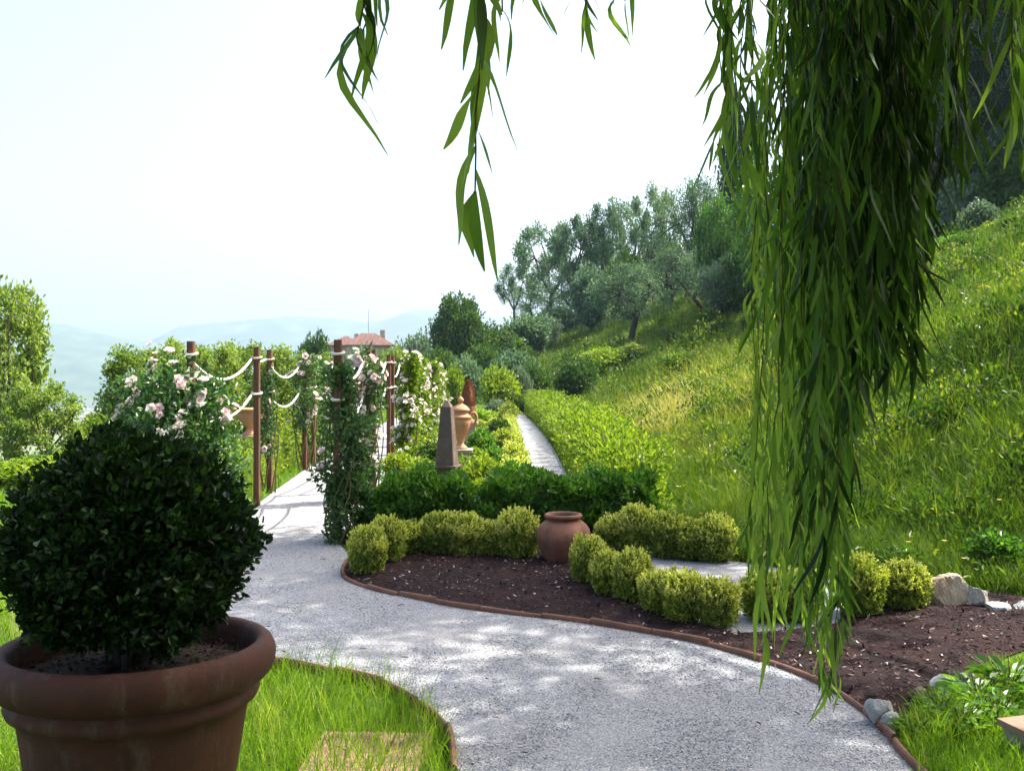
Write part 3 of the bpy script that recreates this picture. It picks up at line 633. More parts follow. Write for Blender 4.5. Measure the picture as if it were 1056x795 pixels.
# ------------------------------------------------------------------ obelisks, urns
def obelisk(px, Y, ztop, w, label, rz):
    x = (px - CX) / F * Y; t = thing('obelisk', label, 'obelisk', (x, Y, 0), rz); zb = .57
    mb = MB(); frustum(mb, (0, 0, 0), (w * .50, w * .50), (w * .50, w * .50), .10, 0, 0, .06); frustum(mb, (0, 0, .10), (w * .42, w * .42), (w * .40, w * .40), zb - .16, 0, 0, .06); frustum(mb, (0, 0, zb - .06), (w * .40, w * .40), (w * .6, w * .6), .045, 0, 0, .06); frustum(mb, (0, 0, zb - .015), (w * .6, w * .6), (w * .6, w * .6), .02, 0, 0, .05); mb.build('pedestal', M['stone'], t)
    mb = MB(); frustum(mb, (0, 0, zb + .005), (w * .45, w * .45), (w * .24, w * .24), ztop - zb - .08, 0, 0, .07); frustum(mb, (0, 0, ztop - .075), (w * .24, w * .24), (w * .06, w * .06), .075, 0, 0, .1); mb.build('shaft', M['stone'], t)
obelisk(461, 11.6, 1.345, .255, 'brown stone obelisk rising behind the dark laurel hedge', -.22)
obelisk(129, 11.2, 1.30, .24, 'grey stone obelisk poking up behind the potted bush', .3)
def urn(x, y, z0, s, label, lid, name='terracotta_urn'):
    t = thing(name, label, 'urn', (x, y, 0))
    mb = MB(); frustum(mb, (0, 0, 0), (.19 * s, .19 * s), (.19 * s, .19 * s), .06, 0, 0, .05); frustum(mb, (0, 0, .06), (.14 * s, .14 * s), (.13 * s, .13 * s), z0 - .11, 0, 0, .05); frustum(mb, (0, 0, z0 - .05), (.17 * s, .17 * s), (.18 * s, .18 * s), .05, 0, 0, .05); mb.build('pedestal', M['palestone'], t)
    mb = MB(); 
    if lid: prof = [(0, 0), (.10, 0), (.105, .02), (.085, .04), (.05, .07), (.043, .10), (.06, .125), (.055, .14), (.085, .19), (.125, .27), (.150, .35), (.158, .41), (.150, .44), (.165, .455), (.165, .475), (.145, .49), (.120, .50), (.11, .52), (.12, .55)]
    else: prof = [(0, 0), (.11, 0), (.115, .025), (.08, .05), (.055, .085), (.05, .11), (.075, .13), (.09, .16), (.15, .21), (.19, .27), (.205, .32), (.195, .345), (.215, .36), (.25, .375), (.255, .395), (.235, .405), (.19, .40), (.18, .36), (0, .35)]
    lathe(mb, [(r * s, z0 + z * s) for r, z in prof], 40); mb.build('body', M['urn'], t)
    if lid:
        mb = MB(); prof = [(.125, .55), (.135, .56), (.135, .575), (.115, .60), (.085, .63), (.05, .65), (.03, .66), (.028, .68), (.045, .70), (.048, .72), (.03, .745), (.008, .77), (0, .775)]
        lathe(mb, [(r * s, z0 + z * s) for r, z in prof], 32); mb.build('lid', M['urn'], t)
        for q in (-1, 1):
            mb = MB(); tube(mb, spline([(q * .14 * s, 0, z0 + .30 * s), (q * .20 * s, 0, z0 + .36 * s), (q * .235 * s, 0, z0 + .46 * s), (q * .20 * s, 0, z0 + .53 * s), (q * .15 * s, 0, z0 + .50 * s), (q * .15 * s, 0, z0 + .46 * s)], 16), .02 * s, 8); mb.build('handle', M['urn'], t)
    return t
urn((475 - CX) / F * 15.0, 15.0, .50, 1.06, 'tall lidded terracotta urn standing behind the brown obelisk', True)
urn((258 - CX) / F * 15.2, 15.2, .70, 1.05, 'open terracotta urn on a plinth behind the left rope posts', False)
def pinecone(px, Y, zb, zt, label):
    x = (px - CX) / F * Y; t = thing('pinecone_finial', label, 'finial', (x, Y, 0)); h = zt - zb
    mb = MB(); frustum(mb, (0, 0, 0), (.20, .20), (.20, .20), .06, 0, 0, .05); frustum(mb, (0, 0, .06), (.15, .15), (.14, .14), zb - .1, 0, 0, .05); frustum(mb, (0, 0, zb - .04), (.19, .19), (.19, .19), .04, 0, 0, .05); mb.build('pedestal', M['palestone'], t)
    mb = MB(); prof = [(0, 0), (.12, 0), (.10, .04), (.07, .09), (.09, .12)] ; lathe(mb, [(r, zb + z) for r, z in prof], 24)
    for k in range(420):
        f = k / 420; a = k * 2.39996; z = zb + .11 + f * (h - .13); r = .155 * math.sin(math.pi * (.16 + .84 * f)) ** .7
        p = np.array([[r * math.cos(a) * .7, r * math.sin(a) * .7, z]]); o = np.array([[math.cos(a), math.sin(a), .9]])
        leaves(mb, p, o, np.array([[math.cos(a), math.sin(a), -.6]]), .05, .045, .5, 0, True, -.3, -.2)
    prof = [(.07, .10), (.12, .2), (.125, .3), (.08, .45), (.0, h - .02)]; lathe(mb, [(r, zb + z) for r, z in prof], 24); mb.build('cone', M['cone'], t)
pinecone(483, 19.0, .72, 1.53, 'reddish terracotta pinecone finial behind the lidded urn')

# ------------------------------------------------------------------ pergola posts, ropes, roses
def post_mesh():
    mb = MB(); frustum(mb, (0, 0, -.05), (.037, .037), (.036, .036), 2.05, 0, 0, .22); return mb.data('pergola_post', M['wood'])
PM = post_mesh()
LX = lambda Y: float(np.interp(Y, [9, 10, 12.2, 13.6, 16.7, 17.6, 34], [-3.25, -3.31, -3.21, -3.40, -3.57, -3.60, -4.5]))
RX = lambda Y: float(np.interp(Y, [9.5, 12.7, 17.4, 34], [-1.71, -1.88, -2.2, -2.95]))
LY = [10.0, 12.2, 13.6, 16.7, 17.6, 20.8, 21.8, 25.2, 26.2]
RY = [9.54, 12.7, 13.6, 17.2, 18.1, 20.8, 21.8, 25.2, 26.2, 29.6, 33.0]
LL = ['dark post on the left row rising from the rose beside the potted bush', 'bare reddish post nearest the path on the left row', 'rose wrapped post just behind the bare reddish post', 'left row post with a pink rose, fourth along the path', 'left row post directly behind the pink rose post', 'sixth post of the left row, seen small through leaves', 'seventh post of the left row, seen small through leaves', 'eighth post of the left row, far down the path', 'last post of the left row, far down the path']
RL = ['dark rose covered post at the left end of the laurel hedge', 'reddish post behind the first right rose, front of its pair', 'reddish post behind the first right rose, rear of its pair', 'fourth post of the right row amid white roses', 'fifth post of the right row amid white roses', 'sixth post of the right row amid white roses', 'seventh post of the right row amid white roses', 'eighth post of the right row, far along the white roses', 'ninth post of the right row, far along the white roses', 'tenth post of the right row, next to the last', 'last post at the far end of the right row']
def post(x, y, lab): tag(link('pergola_post', PM, None, (x, y, 0)), lab, 'post', 'rope pergola posts along the gravel path'); bpy.data.objects[-1] if False else None
for y, l in zip(LY, LL): post(LX(y), y, l)
for y, l in zip(RY, RL): post(RX(y), y, l)
def rope_(p0, p1, z, sag, lab, r=.016):
    p0 = np.array([*p0, z]); p1 = np.array([*p1, z]); mb = MB(); d = nrmz(p1 - p0); n = np.array([-d[1], d[0], 0])
    t = np.linspace(0, 1, 20)[:, None]; pts = p0 + n * .055 + (p1 - p0) * t; pts[:, 2] -= sag * 4 * (t[:, 0] * (1 - t[:, 0])); tube(mb, pts, r, 8)
    for c in (p0, p1):
        a = np.linspace(0, 2 * math.pi, 17)[:, None]; tube(mb, np.concatenate([c[0] + .06 * np.cos(a), c[1] + .06 * np.sin(a), c[2] + .012 * np.sin(a)], 1), r * .9, 6, caps=False)
    tag(mb.build('rope', M['rope']), lab, 'rope', 'cream ropes slung between the pergola posts')
for row, YS, XF, nm in (('left', LY, LX, ['the rose post', 'the bare reddish post', 'the rose wrapped post', 'the pink rose post', 'the post behind it', 'the sixth post', 'the seventh post', 'the eighth post', 'the last post']), ('right', RY, RX, ['the dark rose post', 'the reddish pair', 'the reddish rear post', 'the fourth post', 'the fifth post', 'the sixth post', 'the seventh post', 'the eighth post', 'the ninth post', 'the tenth post', 'the last post'])):
    for i in range(len(YS) - 1):
        g = YS[i + 1] - YS[i]; sg = .045 if g < 1.6 else .27
        for z, hn in ((1.87, 'upper'), (1.42, 'lower')):
            if z < 1.5 and g < 1.6: continue
            rope_((XF(YS[i]), YS[i]), (XF(YS[i + 1]), YS[i + 1]), z, sg, '%s rope of the %s row from %s to %s' % (hn, row, nm[i], nm[i + 1]))
def bloom_mesh(v, vm):
    mb = MB()
    for ring, (k, r, e) in enumerate([(5, .045, .15), (6, .040, .5), (5, .030, .9), (4, .018, 1.3)]):
        a = np.arange(k) * 2 * math.pi / k + ring * .6 + v; o = np.stack([np.cos(a), np.sin(a), np.zeros(k)], 1)
        d = o * math.cos(e) + np.array([0, 0, math.sin(e)]); nn = -o * math.sin(e) + np.array([0, 0, math.cos(e)])
        leaves(mb, o * .006, d, nn, r * 1.1, r * 1.15, np.clip(rng.normal(vm, .12, k), 0, 1), 0, True, .18, -.25)
    return mb.data('bloom', M['petal'])
BL = [bloom_mesh(i * .4, vm) for i, vm in enumerate((.25, .35, .8, .95))]
def rose(x, y, label, r, z0, z1, nl, nb, white, seed, L=.06, dens=.5, off=(0, 0), clump=True, bs=1.0, mat='rose_leaf'):
    t = thing('climbing_rose', label, 'rose bush', (x, y, 0), 0, 'climbing roses on the pergola'); mb = MB(); ns = 6
    for k in range(ns):
        a = k * 2 * math.pi / ns + seed; q = [(.10 * math.cos(a), .10 * math.sin(a), 0)]
        for j in range(1, 6): q.append((off[0] * j / 5 + (.09 + r * .45 * math.sin(j * .6)) * math.cos(a + j * .5), off[1] * j / 5 + (.09 + r * .45 * math.sin(j * .6)) * math.sin(a + j * .5), z1 * j / 5.3))
        tube(mb, spline(q, 16), np.linspace(.012, .004, 16), 6)
    mb.build('stem', M['twig'], t); mb = MB()
    zc, hz = (z0 + z1) / 2, (z1 - z0) / 2
    cl = []
    for k in range(9 if clump else 5):
        zz = z0 + (z1 - z0) * (k + .5) / (9 if clump else 5); a = rng.uniform(0, 6.3); rr = r * (.5 + .5 * math.sin(math.pi * min(1, .2 + .8 * (zz - z0) / (z1 - z0)))); q = rng.uniform(.1, .5) * r
        cl.append((off[0] * zz / z1 + q * math.cos(a), off[1] * zz / z1 + q * math.sin(a), zz, rr * rng.uniform(.7, 1.1)))
    for k, (cx_, cy_, cz_, rr) in enumerate(cl): cloud(mb, (cx_, cy_, cz_), (rr, rr, max(rr * .8, (z1 - z0) / 11)), nl // len(cl), L, L * .6, seed + k, up=.2, deep=.8, rough=.25, oval=True, vmean=.42)
    mb.build('foliage', M[mat], t)
    for k in range(nb):
        c = cl[rng.integers(len(cl))] if k % 3 == 0 or k == 0 else c
        if k % 3 == 0 or k == 0: u = sphere_dirs(1, -.3)[0]; u[1] = -abs(u[1]) if rng.random() < .75 else u[1]; u = nrmz(u)
        p = np.array(c[:3]) + u * c[3] * .98 + rng.normal(0, .05, 3); o = link('bloom', BL[(2 + k % 2) if rng.random() < white else k % 2], t, p)
        n = Vector(u + np.array([0, -.2, .5]) + rng.normal(0, .35, 3)); o.rotation_euler = n.to_track_quat('Z', 'Y').to_euler(); s_ = bs * rng.uniform(.75, 1.3); o.scale = (s_,) * 3
rose(LX(10) + .02, 9.95, 'large pink rose bush round the left post behind the potted bush', .55, .35, 1.62, 5200, 120, .45, .4, .065, off=(-.05, -.1))
rose(-4.05, 10.6, 'pale pink rose bush at the far left of the posts', .42, .3, 1.55, 3200, 55, .5, 1.1, .06)
rose(LX(13.6), 13.5, 'slender climbing rose wrapped round the third left post', .13, .55, 1.7, 900, 8, .6, 2.3, .05, clump=True)
rose(LX(16.7) + .03, 16.6, 'pink rose hanging on the fourth left post', .26, .75, 1.95, 1500, 32, .2, 3.1, .055)
rose(LX(17.6) + .1, 18.2, 'rose bush beside the fifth left post at the path edge', .45, .05, 1.85, 3000, 22, .5, 4.2, .06)
rose(RX(9.54) + .03, 9.6, 'dense green climbing rose round the dark post by the laurel hedge', .21, .25, 1.72, 3200, 10, .4, 5.2, .055, off=(.03, .04), bs=.85)
rose(RX(9.54) + .02, 9.5, 'thin leafy rose shoots at the foot of the dark post', .14, .0, .7, 700, 0, .8, 5.9, .055, clump=False)
rose(RX(12.7) + .02, 12.6, 'pink climbing rose on the reddish post pair', .22, .3, 1.9, 1700, 60, .35, 6.3, .055)
wl = ['white rose on the fourth right post, above the parterre', 'white rose on the fifth right post, third heap of blooms', 'white rose on the sixth right post in the white row', 'white rose on the seventh right post in the white row', 'white rose on the eighth right post, small and far', 'white rose on the ninth right post, small and far', 'white rose on the tenth right post near the far end', 'white rose at the far end of the right row']
for k, (y, l) in enumerate(zip([15.2, 17.2, 19.5, 21.8, 24.5, 27, 29.8, 33], wl)):
    rose(RX(y) + .27 + .006 * y, y + .45, l, .20 + .02 * (k % 3), .15, 1.93, 2300, 95, .95, 7 + k * .9, .07, bs=.85, mat='limeleaf')

# ------------------------------------------------------------------ generic bushes and trees
_bm = {}
def bush_mesh(mat, v, L=.09, n=2600):
    k = (mat, v, L, n)
    if k not in _bm:
        mb = MB(); r = random.Random(v * 7 + 3)
        for j in range(9):
            a = j * 2.4; q = .28 * math.sqrt((j + .3) / 9) * 1.25; cz = .40 + .28 * (1 - (q / .38) ** 2) + r.uniform(-.08, .06); rr = r.uniform(.17, .27)
            cloud(mb, (q * math.cos(a), q * math.sin(a), cz), (rr, rr, rr * 1.05), n // 9, L, L * .55, v + j * .7, up=.35, deep=.75, rough=.22, vmean=.35 + .25 * r.random())
        cloud(mb, (0, 0, .32), (.38, .38, .34), n // 4, L, L * .55, v, deep=.5, rough=.2, zmin=-.8)
        core(mb, (0, 0, .38), (.42, .42, .42), 0, v, .1, .72)
        _bm[k] = mb.data('foliage', M[mat])
    return _bm[k]
def bstem():
    mb = MB()
    for k in range(5): a = k * 1.27; tube(mb, [(0, 0, -.05), (.05 * math.cos(a), .05 * math.sin(a), .15), (.2 * math.cos(a), .2 * math.sin(a), .5)], [.025, .018, .008], 6)
    return mb.data('stem', M['bark'])
BST = bstem()
def bush(px, ytop, Y, wpx, label, mat, v, cat='bush', name='bush', group=None, base=None, L=.09, n=2600):
    x = (px - CX) / F * Y; z0 = tz(x, Y) - .03; top = EYE + (HZ - ytop) / F * Y
    w = wpx / F * Y; h = max(top - z0, .25)
    t = thing(name, label, cat, (x, Y, z0), v * 1.1, group); t.scale = (w, w, h / 1.0)
    link('foliage', bush_mesh(mat, v % 4, L, n), t); link('stem', BST, t); return t
def crown_tree(mat, seed, n, L, spread=.42, trunk=.32, forks=4, barkm='bark', clumps=14, rr=(.10, .17), lean=.1, th=.035, deep=.85, low=.38, wd=.5):
    """unit-high tree: forked tapered trunk, limbs to each leaf clump"""
    r = random.Random(seed); tm = MB(); cm = MB(); fk = (r.uniform(-lean, lean), r.uniform(-lean, lean), trunk)
    tube(tm, spline([(0, 0, -.04), (fk[0] * .3, fk[1] * .4, trunk * .4), fk], 8), np.linspace(th * 1.25, th * .9, 8), 9)
    ends = []
    for k in range(forks):
        a = k * 2 * math.pi / forks + r.uniform(-.5, .5); q = spread * r.uniform(.35, .6); e = (fk[0] + q * math.cos(a), fk[1] + q * math.sin(a), trunk + (1 - trunk) * r.uniform(.35, .6))
        tube(tm, spline([fk, ((fk[0] + e[0]) / 2 + r.uniform(-.03, .03), (fk[1] + e[1]) / 2 + r.uniform(-.03, .03), (fk[2] + e[2]) / 2 - .02), e], 8), np.linspace(th * .65, th * .32, 8), 7); ends.append(e)
    for k in range(clumps):
        u = (k + .5) / clumps; a = k * 2.39996 + r.uniform(-.3, .3); z = low + (.93 - low) * u; q = spread * math.sqrt(max(0.05, 1 - ((u - .35) / .75) ** 2)) * r.uniform(.45, .95)
        c = (q * math.cos(a), q * math.sin(a), z); e = min(ends, key=lambda e: (e[0] - c[0]) ** 2 + (e[1] - c[1]) ** 2 + (e[2] - c[2]) ** 2)
        tube(tm, spline([e, ((e[0] + c[0]) / 2, (e[1] + c[1]) / 2, (e[2] + c[2]) / 2 + .01), c], 6), np.linspace(th * .3, th * .08, 6), 5)
        R_ = r.uniform(*rr); cloud(cm, c, (R_, R_, R_ * r.uniform(.7, .95)), n // clumps, L, L * wd, seed + k, up=.2, deep=deep, rough=.3, vmean=r.uniform(.3, .6))
    return tm.data('trunk', M[barkm]), cm.data('crown', M[mat])
def tree(px, ytop, Y, wpx, label, tpl, name, cat='tree', group=None, rz=0.0, base=None, ref=.9):
    x = (px - CX) / F * Y; z0 = tz(x, Y); h = EYE + (HZ - ytop) / F * Y - z0; w = wpx / F * Y / ref
    t = thing(name, label, cat, (x, Y, z0), rz, group); t.scale = (w, w, max(h, .8))
    link('trunk', tpl[0], t); link('crown', tpl[1], t); return t
OL = [crown_tree('olive', 20 + i, 5200, .040, .44, .26 + .05 * (i % 2), 4, 'olivebark', 17, (.11, .19), .14, .036, .9, .36, .35) for i in range(4)]
OLL = [crown_tree('olive', 40 + i, 4400, .045, .46, .36, 4, 'olivebark', 14, (.07, .13), .16, .030, .95, .50, .35) for i in range(3)]
gO = 'olive trees on the hillside'
def olive(px, pbase, ytop, w, lab, tpl, k):
    x, Y = hit(px, pbase); tree(px, ytop, Y, w * 1.05, lab, tpl, 'olive_tree', 'olive tree', gO, k * 1.3)
olive(596, 338, 268, 62, 'forked olive tree with two dark trunks on the open slope', OL[0], 1)
olive(651, 352, 271, 74, 'rounded grey olive tree with pale top, nearest on the slope', OL[1], 2)
olive(728, 325, 258, 66, 'olive tree up the slope right of the rounded pale topped one', OL[2], 3)
olive(762, 302, 240, 60, 'olive tree below the green broadleaf tree, beside the willow', OL[3], 4)
olive(690, 318, 255, 50, 'shadowy olive tree between the two grey rounded ones', OL[0], 5)
olive(622, 318, 252, 48, 'dark olive tree behind the forked one', OL[3], 6)
olive(560, 345, 292, 58, 'dark low olive at the left foot of the grove', OL[2], 7)
for k, (px, yt, Y, w, lab, q) in enumerate([
    (531, 270, 96, 34, 'leftmost thin olive on the skyline', 0), (562, 229, 84, 54, 'airy olive leaning left on the skyline', 1), (600, 221, 80, 48, 'skyline olive third from the left, with open crown', 2), (623, 207, 78, 40, 'tall thin skyline olive with bare lower limbs', 0),
    (648, 207, 76, 44, 'greenest olive in the middle of the skyline', 3), (675, 191, 72, 36, 'narrow tall olive right of the greenest skyline tree', 1), (707, 188, 68, 52, 'dark bluish olive near the top of the skyline', 4), (734, 180, 66, 40, 'highest skyline olive beside the cypress', 5)]):
    tree(px, yt, Y, w * 1.35, lab, (OLL + [OL[1], OL[2], OL[3]])[q if q < 3 else q], 'olive_tree', 'olive tree', gO, k * 2.1)
for k, (px, yt, Y, w, lab, m) in enumerate([
    (520, 335, 62, 60, 'dark green bush left of the grove foot', 'oak'), (545, 318, 66, 60, 'bluish bush under the leftmost skyline olive', 'olive'), (500, 350, 56, 50, 'dark rounded bush below the round tree', 'oak'),
    (530, 358, 48, 62, 'low grey green bush at the bottom of the grove', 'olive'), (430, 336, 70, 56, 'olive grey bush right of the red roofed house', 'grey'), (408, 348, 62, 40, 'pale bush just right of the house', 'ash'), (360, 356, 62, 50, 'grey olive bush left of the farmhouse roof', 'olive'), (376, 353, 70, 50, 'olive bush hiding the farmhouse wall', 'olive'), (394, 354, 70, 40, 'dull green bush under the farmhouse roof', 'ash'), (455, 352, 58, 44, 'dark bush below the round tree on its left', 'oak'), (480, 362, 50, 40, 'grey green bush below the round tree', 'olive'),
    (748, 262, 48, 60, 'blue grey bush beside the willow strands', 'grey'), (775, 235, 46, 60, 'dark bush below the broadleaf tree', 'oak'), (648, 250, 66, 50, 'dark shrub under the middle skyline olives', 'oak'), (610, 268, 68, 46, 'olive grey shrub under the left skyline olives', 'olive'),
    (505, 330, 66, 40, 'dark bush left of the leftmost skyline olive', 'oak'), (686, 238, 74, 60, 'dark bush under the narrow tall skyline olive', 'oak'), (576, 312, 76, 50, 'grey green bush in the gap left of the forked olive', 'olive'), (560, 322, 70, 44, 'dull bush below the airy left skyline olive', 'grey'), (550, 372, 44, 40, 'dark green bush at the far end of the lime hedge', 'oak'), (595, 362, 40, 50, 'dark low bush left of the meadow rise', 'oak')]):
    bush(px, yt, Y, w, lab, m, k, 'bush', 'bush', 'bushes among the hillside trees', L=.075, n=3200)
def round_tpl():
    tm = MB(); cm = MB(); tube(tm, spline([(0, 0, -.04), (.01, 0, .15), (0, .01, .4)], 8), np.linspace(.04, .025, 8), 8)
    for k in range(26):
        u = sphere_dirs(1, -.75)[0]; c = np.array([0, 0, .60]) + u * np.array([.30, .30, .27]); R_ = rng.uniform(.10, .17); tube(tm, [(0, 0, .36), tuple(c * .5 + np.array([0, 0, .22])), tuple(c)], [.018, .01, .004], 5)
        cloud(cm, c, (R_, R_, R_ * .9), 300, .042, .026, k * .9, up=.3, deep=.7, rough=.25, vmean=rng.uniform(.25, .6))
    cloud(cm, (0, 0, .6), (.34, .34, .31), 2600, .045, .028, 4.0, deep=.5, rough=.15, vmean=.35)
    return tm.data('trunk', M['bark']), cm.data('crown', M['oak'])
RT = round_tpl()
tree(472, 299, 62, 62, 'dense round dark green tree right of the house', RT, 'round_tree', rz=.4)
tree(325, 337, 64, 50, 'dark round tree top showing between the rope posts', RT, 'round_tree', rz=1.9)
BT = crown_tree('laurel', 75, 9000, .04, .44, .25, 5, 'bark', 24, (.12, .19), .05, .03, .8, .25, .6)
tree(800, 165, 40, 92, 'bright broadleaf tree behind the left edge of the willow', BT, 'broadleaf_tree', rz=.4)
tree(740, 205, 52, 46, 'leafy tree below the cypress', BT, 'broadleaf_tree', rz=2.4)
def cypress():
    tm = MB(); tube(tm, [(0, 0, -.03), (0, 0, .9)], [.02, .006], 8); cm = MB()
    for k in range(16):
        z = .08 + .9 * k / 16; R_ = .105 * math.sin(math.pi * (.12 + .86 * (k + .5) / 16)) ** .7 + .015
        cloud(cm, (rng.normal(0, .012), rng.normal(0, .012), z), (R_, R_, .075), 420, .032, .012, k * .7, up=1.6, jit=.5, deep=.5, rough=.3)
    return tm.data('trunk', M['bark']), cm.data('crown', M['pine'])
CY = cypress()
for px, yt, Y, w, lab in ((757, 85, 62, 120, 'dark slender cypress seen through the left willow strands'), (778, 105, 64, 110, 'second dark cypress just right of the slender one')): tree(px, yt, Y, w, lab, CY, 'cypress_tree', 'cypress', 'cypresses on the hilltop', ref=.9)
def pine(seed):
    r = random.Random(seed); tm = MB(); cm = MB(); tube(tm, [(0, 0, -.03), (.01, 0, .5), (0, .01, .95)], [.026, .018, .005], 9)
    for k in range(34):
        z = .10 + .86 * (k / 34); a = k * 2.39996; q = .30 * (1 - z) ** .65 + .03; e = (q * math.cos(a), q * math.sin(a), z - .02 + .03 * r.random())
        tube(tm, [(0, 0, z - .03), ((e[0]) * .5, e[1] * .5, z - .01), e], [.008, .005, .002], 5)
        for f in (.45, .85): cloud(cm, (e[0] * f, e[1] * f, e[2] + .01), (.085, .085, .045), 420, .022, .0065, seed + k, up=.5, jit=.9, deep=.9, rough=.3)
    return tm.data('trunk', M['bark']), cm.data('crown', M['pine'])
PN = [pine(3), pine(8)]
for k, (px, yt, Y, w, lab) in enumerate([(985, -120, 40, 190, 'tall dark pine just right of the willow mass'), (1050, -150, 36, 220, 'tall dark pine at the right frame edge'), (1020, -60, 48, 180, 'dark pine standing between and behind the two near pines'), (930, -60, 52, 190, 'dark pine hidden behind the willow mass'), (1110, -130, 42, 220, 'dark pine past the right edge of the view')]):
    tree(px, yt, Y, w, lab, PN[k % 2], 'pine_tree', 'pine', 'dark pines at the top right', k * 1.7, ref=.62)
for k, (px, yt, Y, w, lab) in enumerate([(1000, 172, 36, 70, 'grey green bush under the dark pines'), (1045, 150, 34, 70, 'bush at the right edge under the pines'), (960, 180, 40, 70, 'bush under the pines behind the willow'), (1010, 205, 30, 40, 'small pale bush on the upper right slope'), (1035, 225, 27, 50, 'bright green bush on the upper right slope by the frame edge'), (985, 240, 26, 46, 'leafy bush right of the willow on the upper slope'), (1050, 262, 24, 44, 'dark leafy bush at the right frame edge, mid slope'), (820, 250, 34, 60, 'green bush behind the left edge of the willow mass'), (800, 290, 30, 40, 'low green bush beside the left willow edge')]):
    bush(px, yt, Y, w, lab, ('grey', 'oak', 'oak', 'grey', 'limeleaf', 'laurel', 'oak', 'laurel', 'limeleaf')[k], k, 'bush', 'bush', 'bushes on the upper right slope')
# shrubs standing in the meadow
for k, (px, pb, h, w, lab, m) in enumerate([(625, 388, 34, 46, 'yellow green shrub at the left rise of the meadow', 'limeleaf'), (605, 384, 24, 26, 'small yellow shrub left of the meadow rise', 'limeleaf'), (692, 356, 17, 16, 'small dark shrub below the grey olive', 'oak'), (715, 352, 12, 14, 'tiny green shrub right of the small dark one', 'oak'), (745, 348, 20, 28, 'low dark shrub on the middle slope', 'oak'), (772, 345, 26, 24, 'flowering green shrub on the middle slope near the willow', 'ash'), (700, 385, 26, 36, 'pale yellow bush in the dry grass', 'ash'), (655, 372, 20, 30, 'low yellow bush behind the dry grass', 'ash'), (945, 350, 26, 26, 'dark shrub on the slope right of the willow', 'oak'), (1000, 265, 26, 40, 'green shrub on the upper right slope', 'oak'), (960, 300, 22, 30, 'green shrub beside the right willow edge', 'limeleaf'), (1035, 330, 24, 34, 'dark green shrub near the right edge', 'oak'), (1030, 590, 46, 50, 'leafy green weed clump above the flat grey rock', 'laurel'), (930, 590, 26, 46, 'leafy clump behind the last box shrubs', 'laurel')]):
    x, Y = hit(px, pb); bush(px, pb - h, Y, w * 1.15, lab, m, k, 'shrub', 'shrub', 'shrubs scattered on the meadow slope', L=.085 if pb < 500 else .14, n=1500)

# trees on the left and behind the pergola
AT = [crown_tree('ash', 90 + i, 7500, .042, .43, .22, 5, 'bark', 26, (.09, .16), .06, .024, .95, .16, .62) for i in range(2)]
tree(8, 288, 19, 106, 'tall loose leafed tree at the left frame edge', AT[0], 'ash_tree', rz=.3)
tree(-60, 300, 21, 120, 'leafy tree beyond the left frame edge', AT[1], 'ash_tree', rz=1.3)
tree(45, 395, 17, 80, 'lower leafy sapling under the left edge tree', AT[1], 'ash_tree', rz=3.0)
for k, (px, yt, Y, w, lab, m) in enumerate([(140, 358, 23, 66, 'leftmost lime green tree behind the roses', 0), (182, 352, 26, 62, 'second lime green tree, behind the first rope post', 1), (222, 356, 24, 60, 'third lime green tree, left of the bare reddish post', 0), (252, 354, 27, 56, 'fourth lime green tree, behind the terracotta urn', 1), (288, 357, 25, 56, 'fifth lime green tree, between the rope posts', 0), (318, 364, 28, 50, 'last lime green tree before the dark rose post', 1)]):
    tree(px, yt, Y, w * 1.35, lab, AT[m], 'lime_tree', 'tree', 'lime green trees behind the pergola', k * 1.1)
for k, (px, yt, Y, w, lab, m) in enumerate([(170, 405, 17, 70, 'green bush filling in behind the left roses', 'limeleaf'), (225, 425, 17, 60, 'bright green bush behind the rope posts', 'oak'), (300, 415, 22, 60, 'bright bush between the rope posts', 'limeleaf'), (100, 425, 20, 50, 'yellow green bush behind the potted bush', 'limeleaf'), (262, 402, 16.0, 22, 'round plant growing out of the open urn', 'oak'), (25, 470, 14, 90, 'lime green low bush at the left frame edge', 'limeleaf'), (70, 462, 15, 60, 'lime green low bush right of the frame edge one', 'limeleaf')]):
    bush(px, yt, Y, w, lab, m, k, 'bush', 'bush', 'bushes left of the pergola', n=3000)
# far end of the garden
for k, (px, yt, Y, w, lab, m) in enumerate([(515, 372, 40, 44, 'bright yellow green bush at the far garden end', 'limeleaf'), (468, 372, 38, 26, 'thin yellow green bush left of the bright one', 'limeleaf'), (538, 374, 42, 24, 'silvery grey bush near the top of the narrow path', 'grey'), (512, 410, 34, 26, 'grey lavender bush before the far bright bush', 'grey'), (524, 412, 32, 22, 'small olive toned bush at the top of the narrow path', 'box'), (490, 418, 30, 44, 'soft green fennel like bush right of the urn', 'lawn'), (452, 420, 30, 34, 'green bush left of the urn behind the roses', 'oak'), (536, 406, 40, 22, 'green shrub closing the narrow path', 'oak')]):
    bush(px, yt, Y, w, lab, m, k, 'bush', 'bush', 'bushes at the far end of the garden', n=2200)

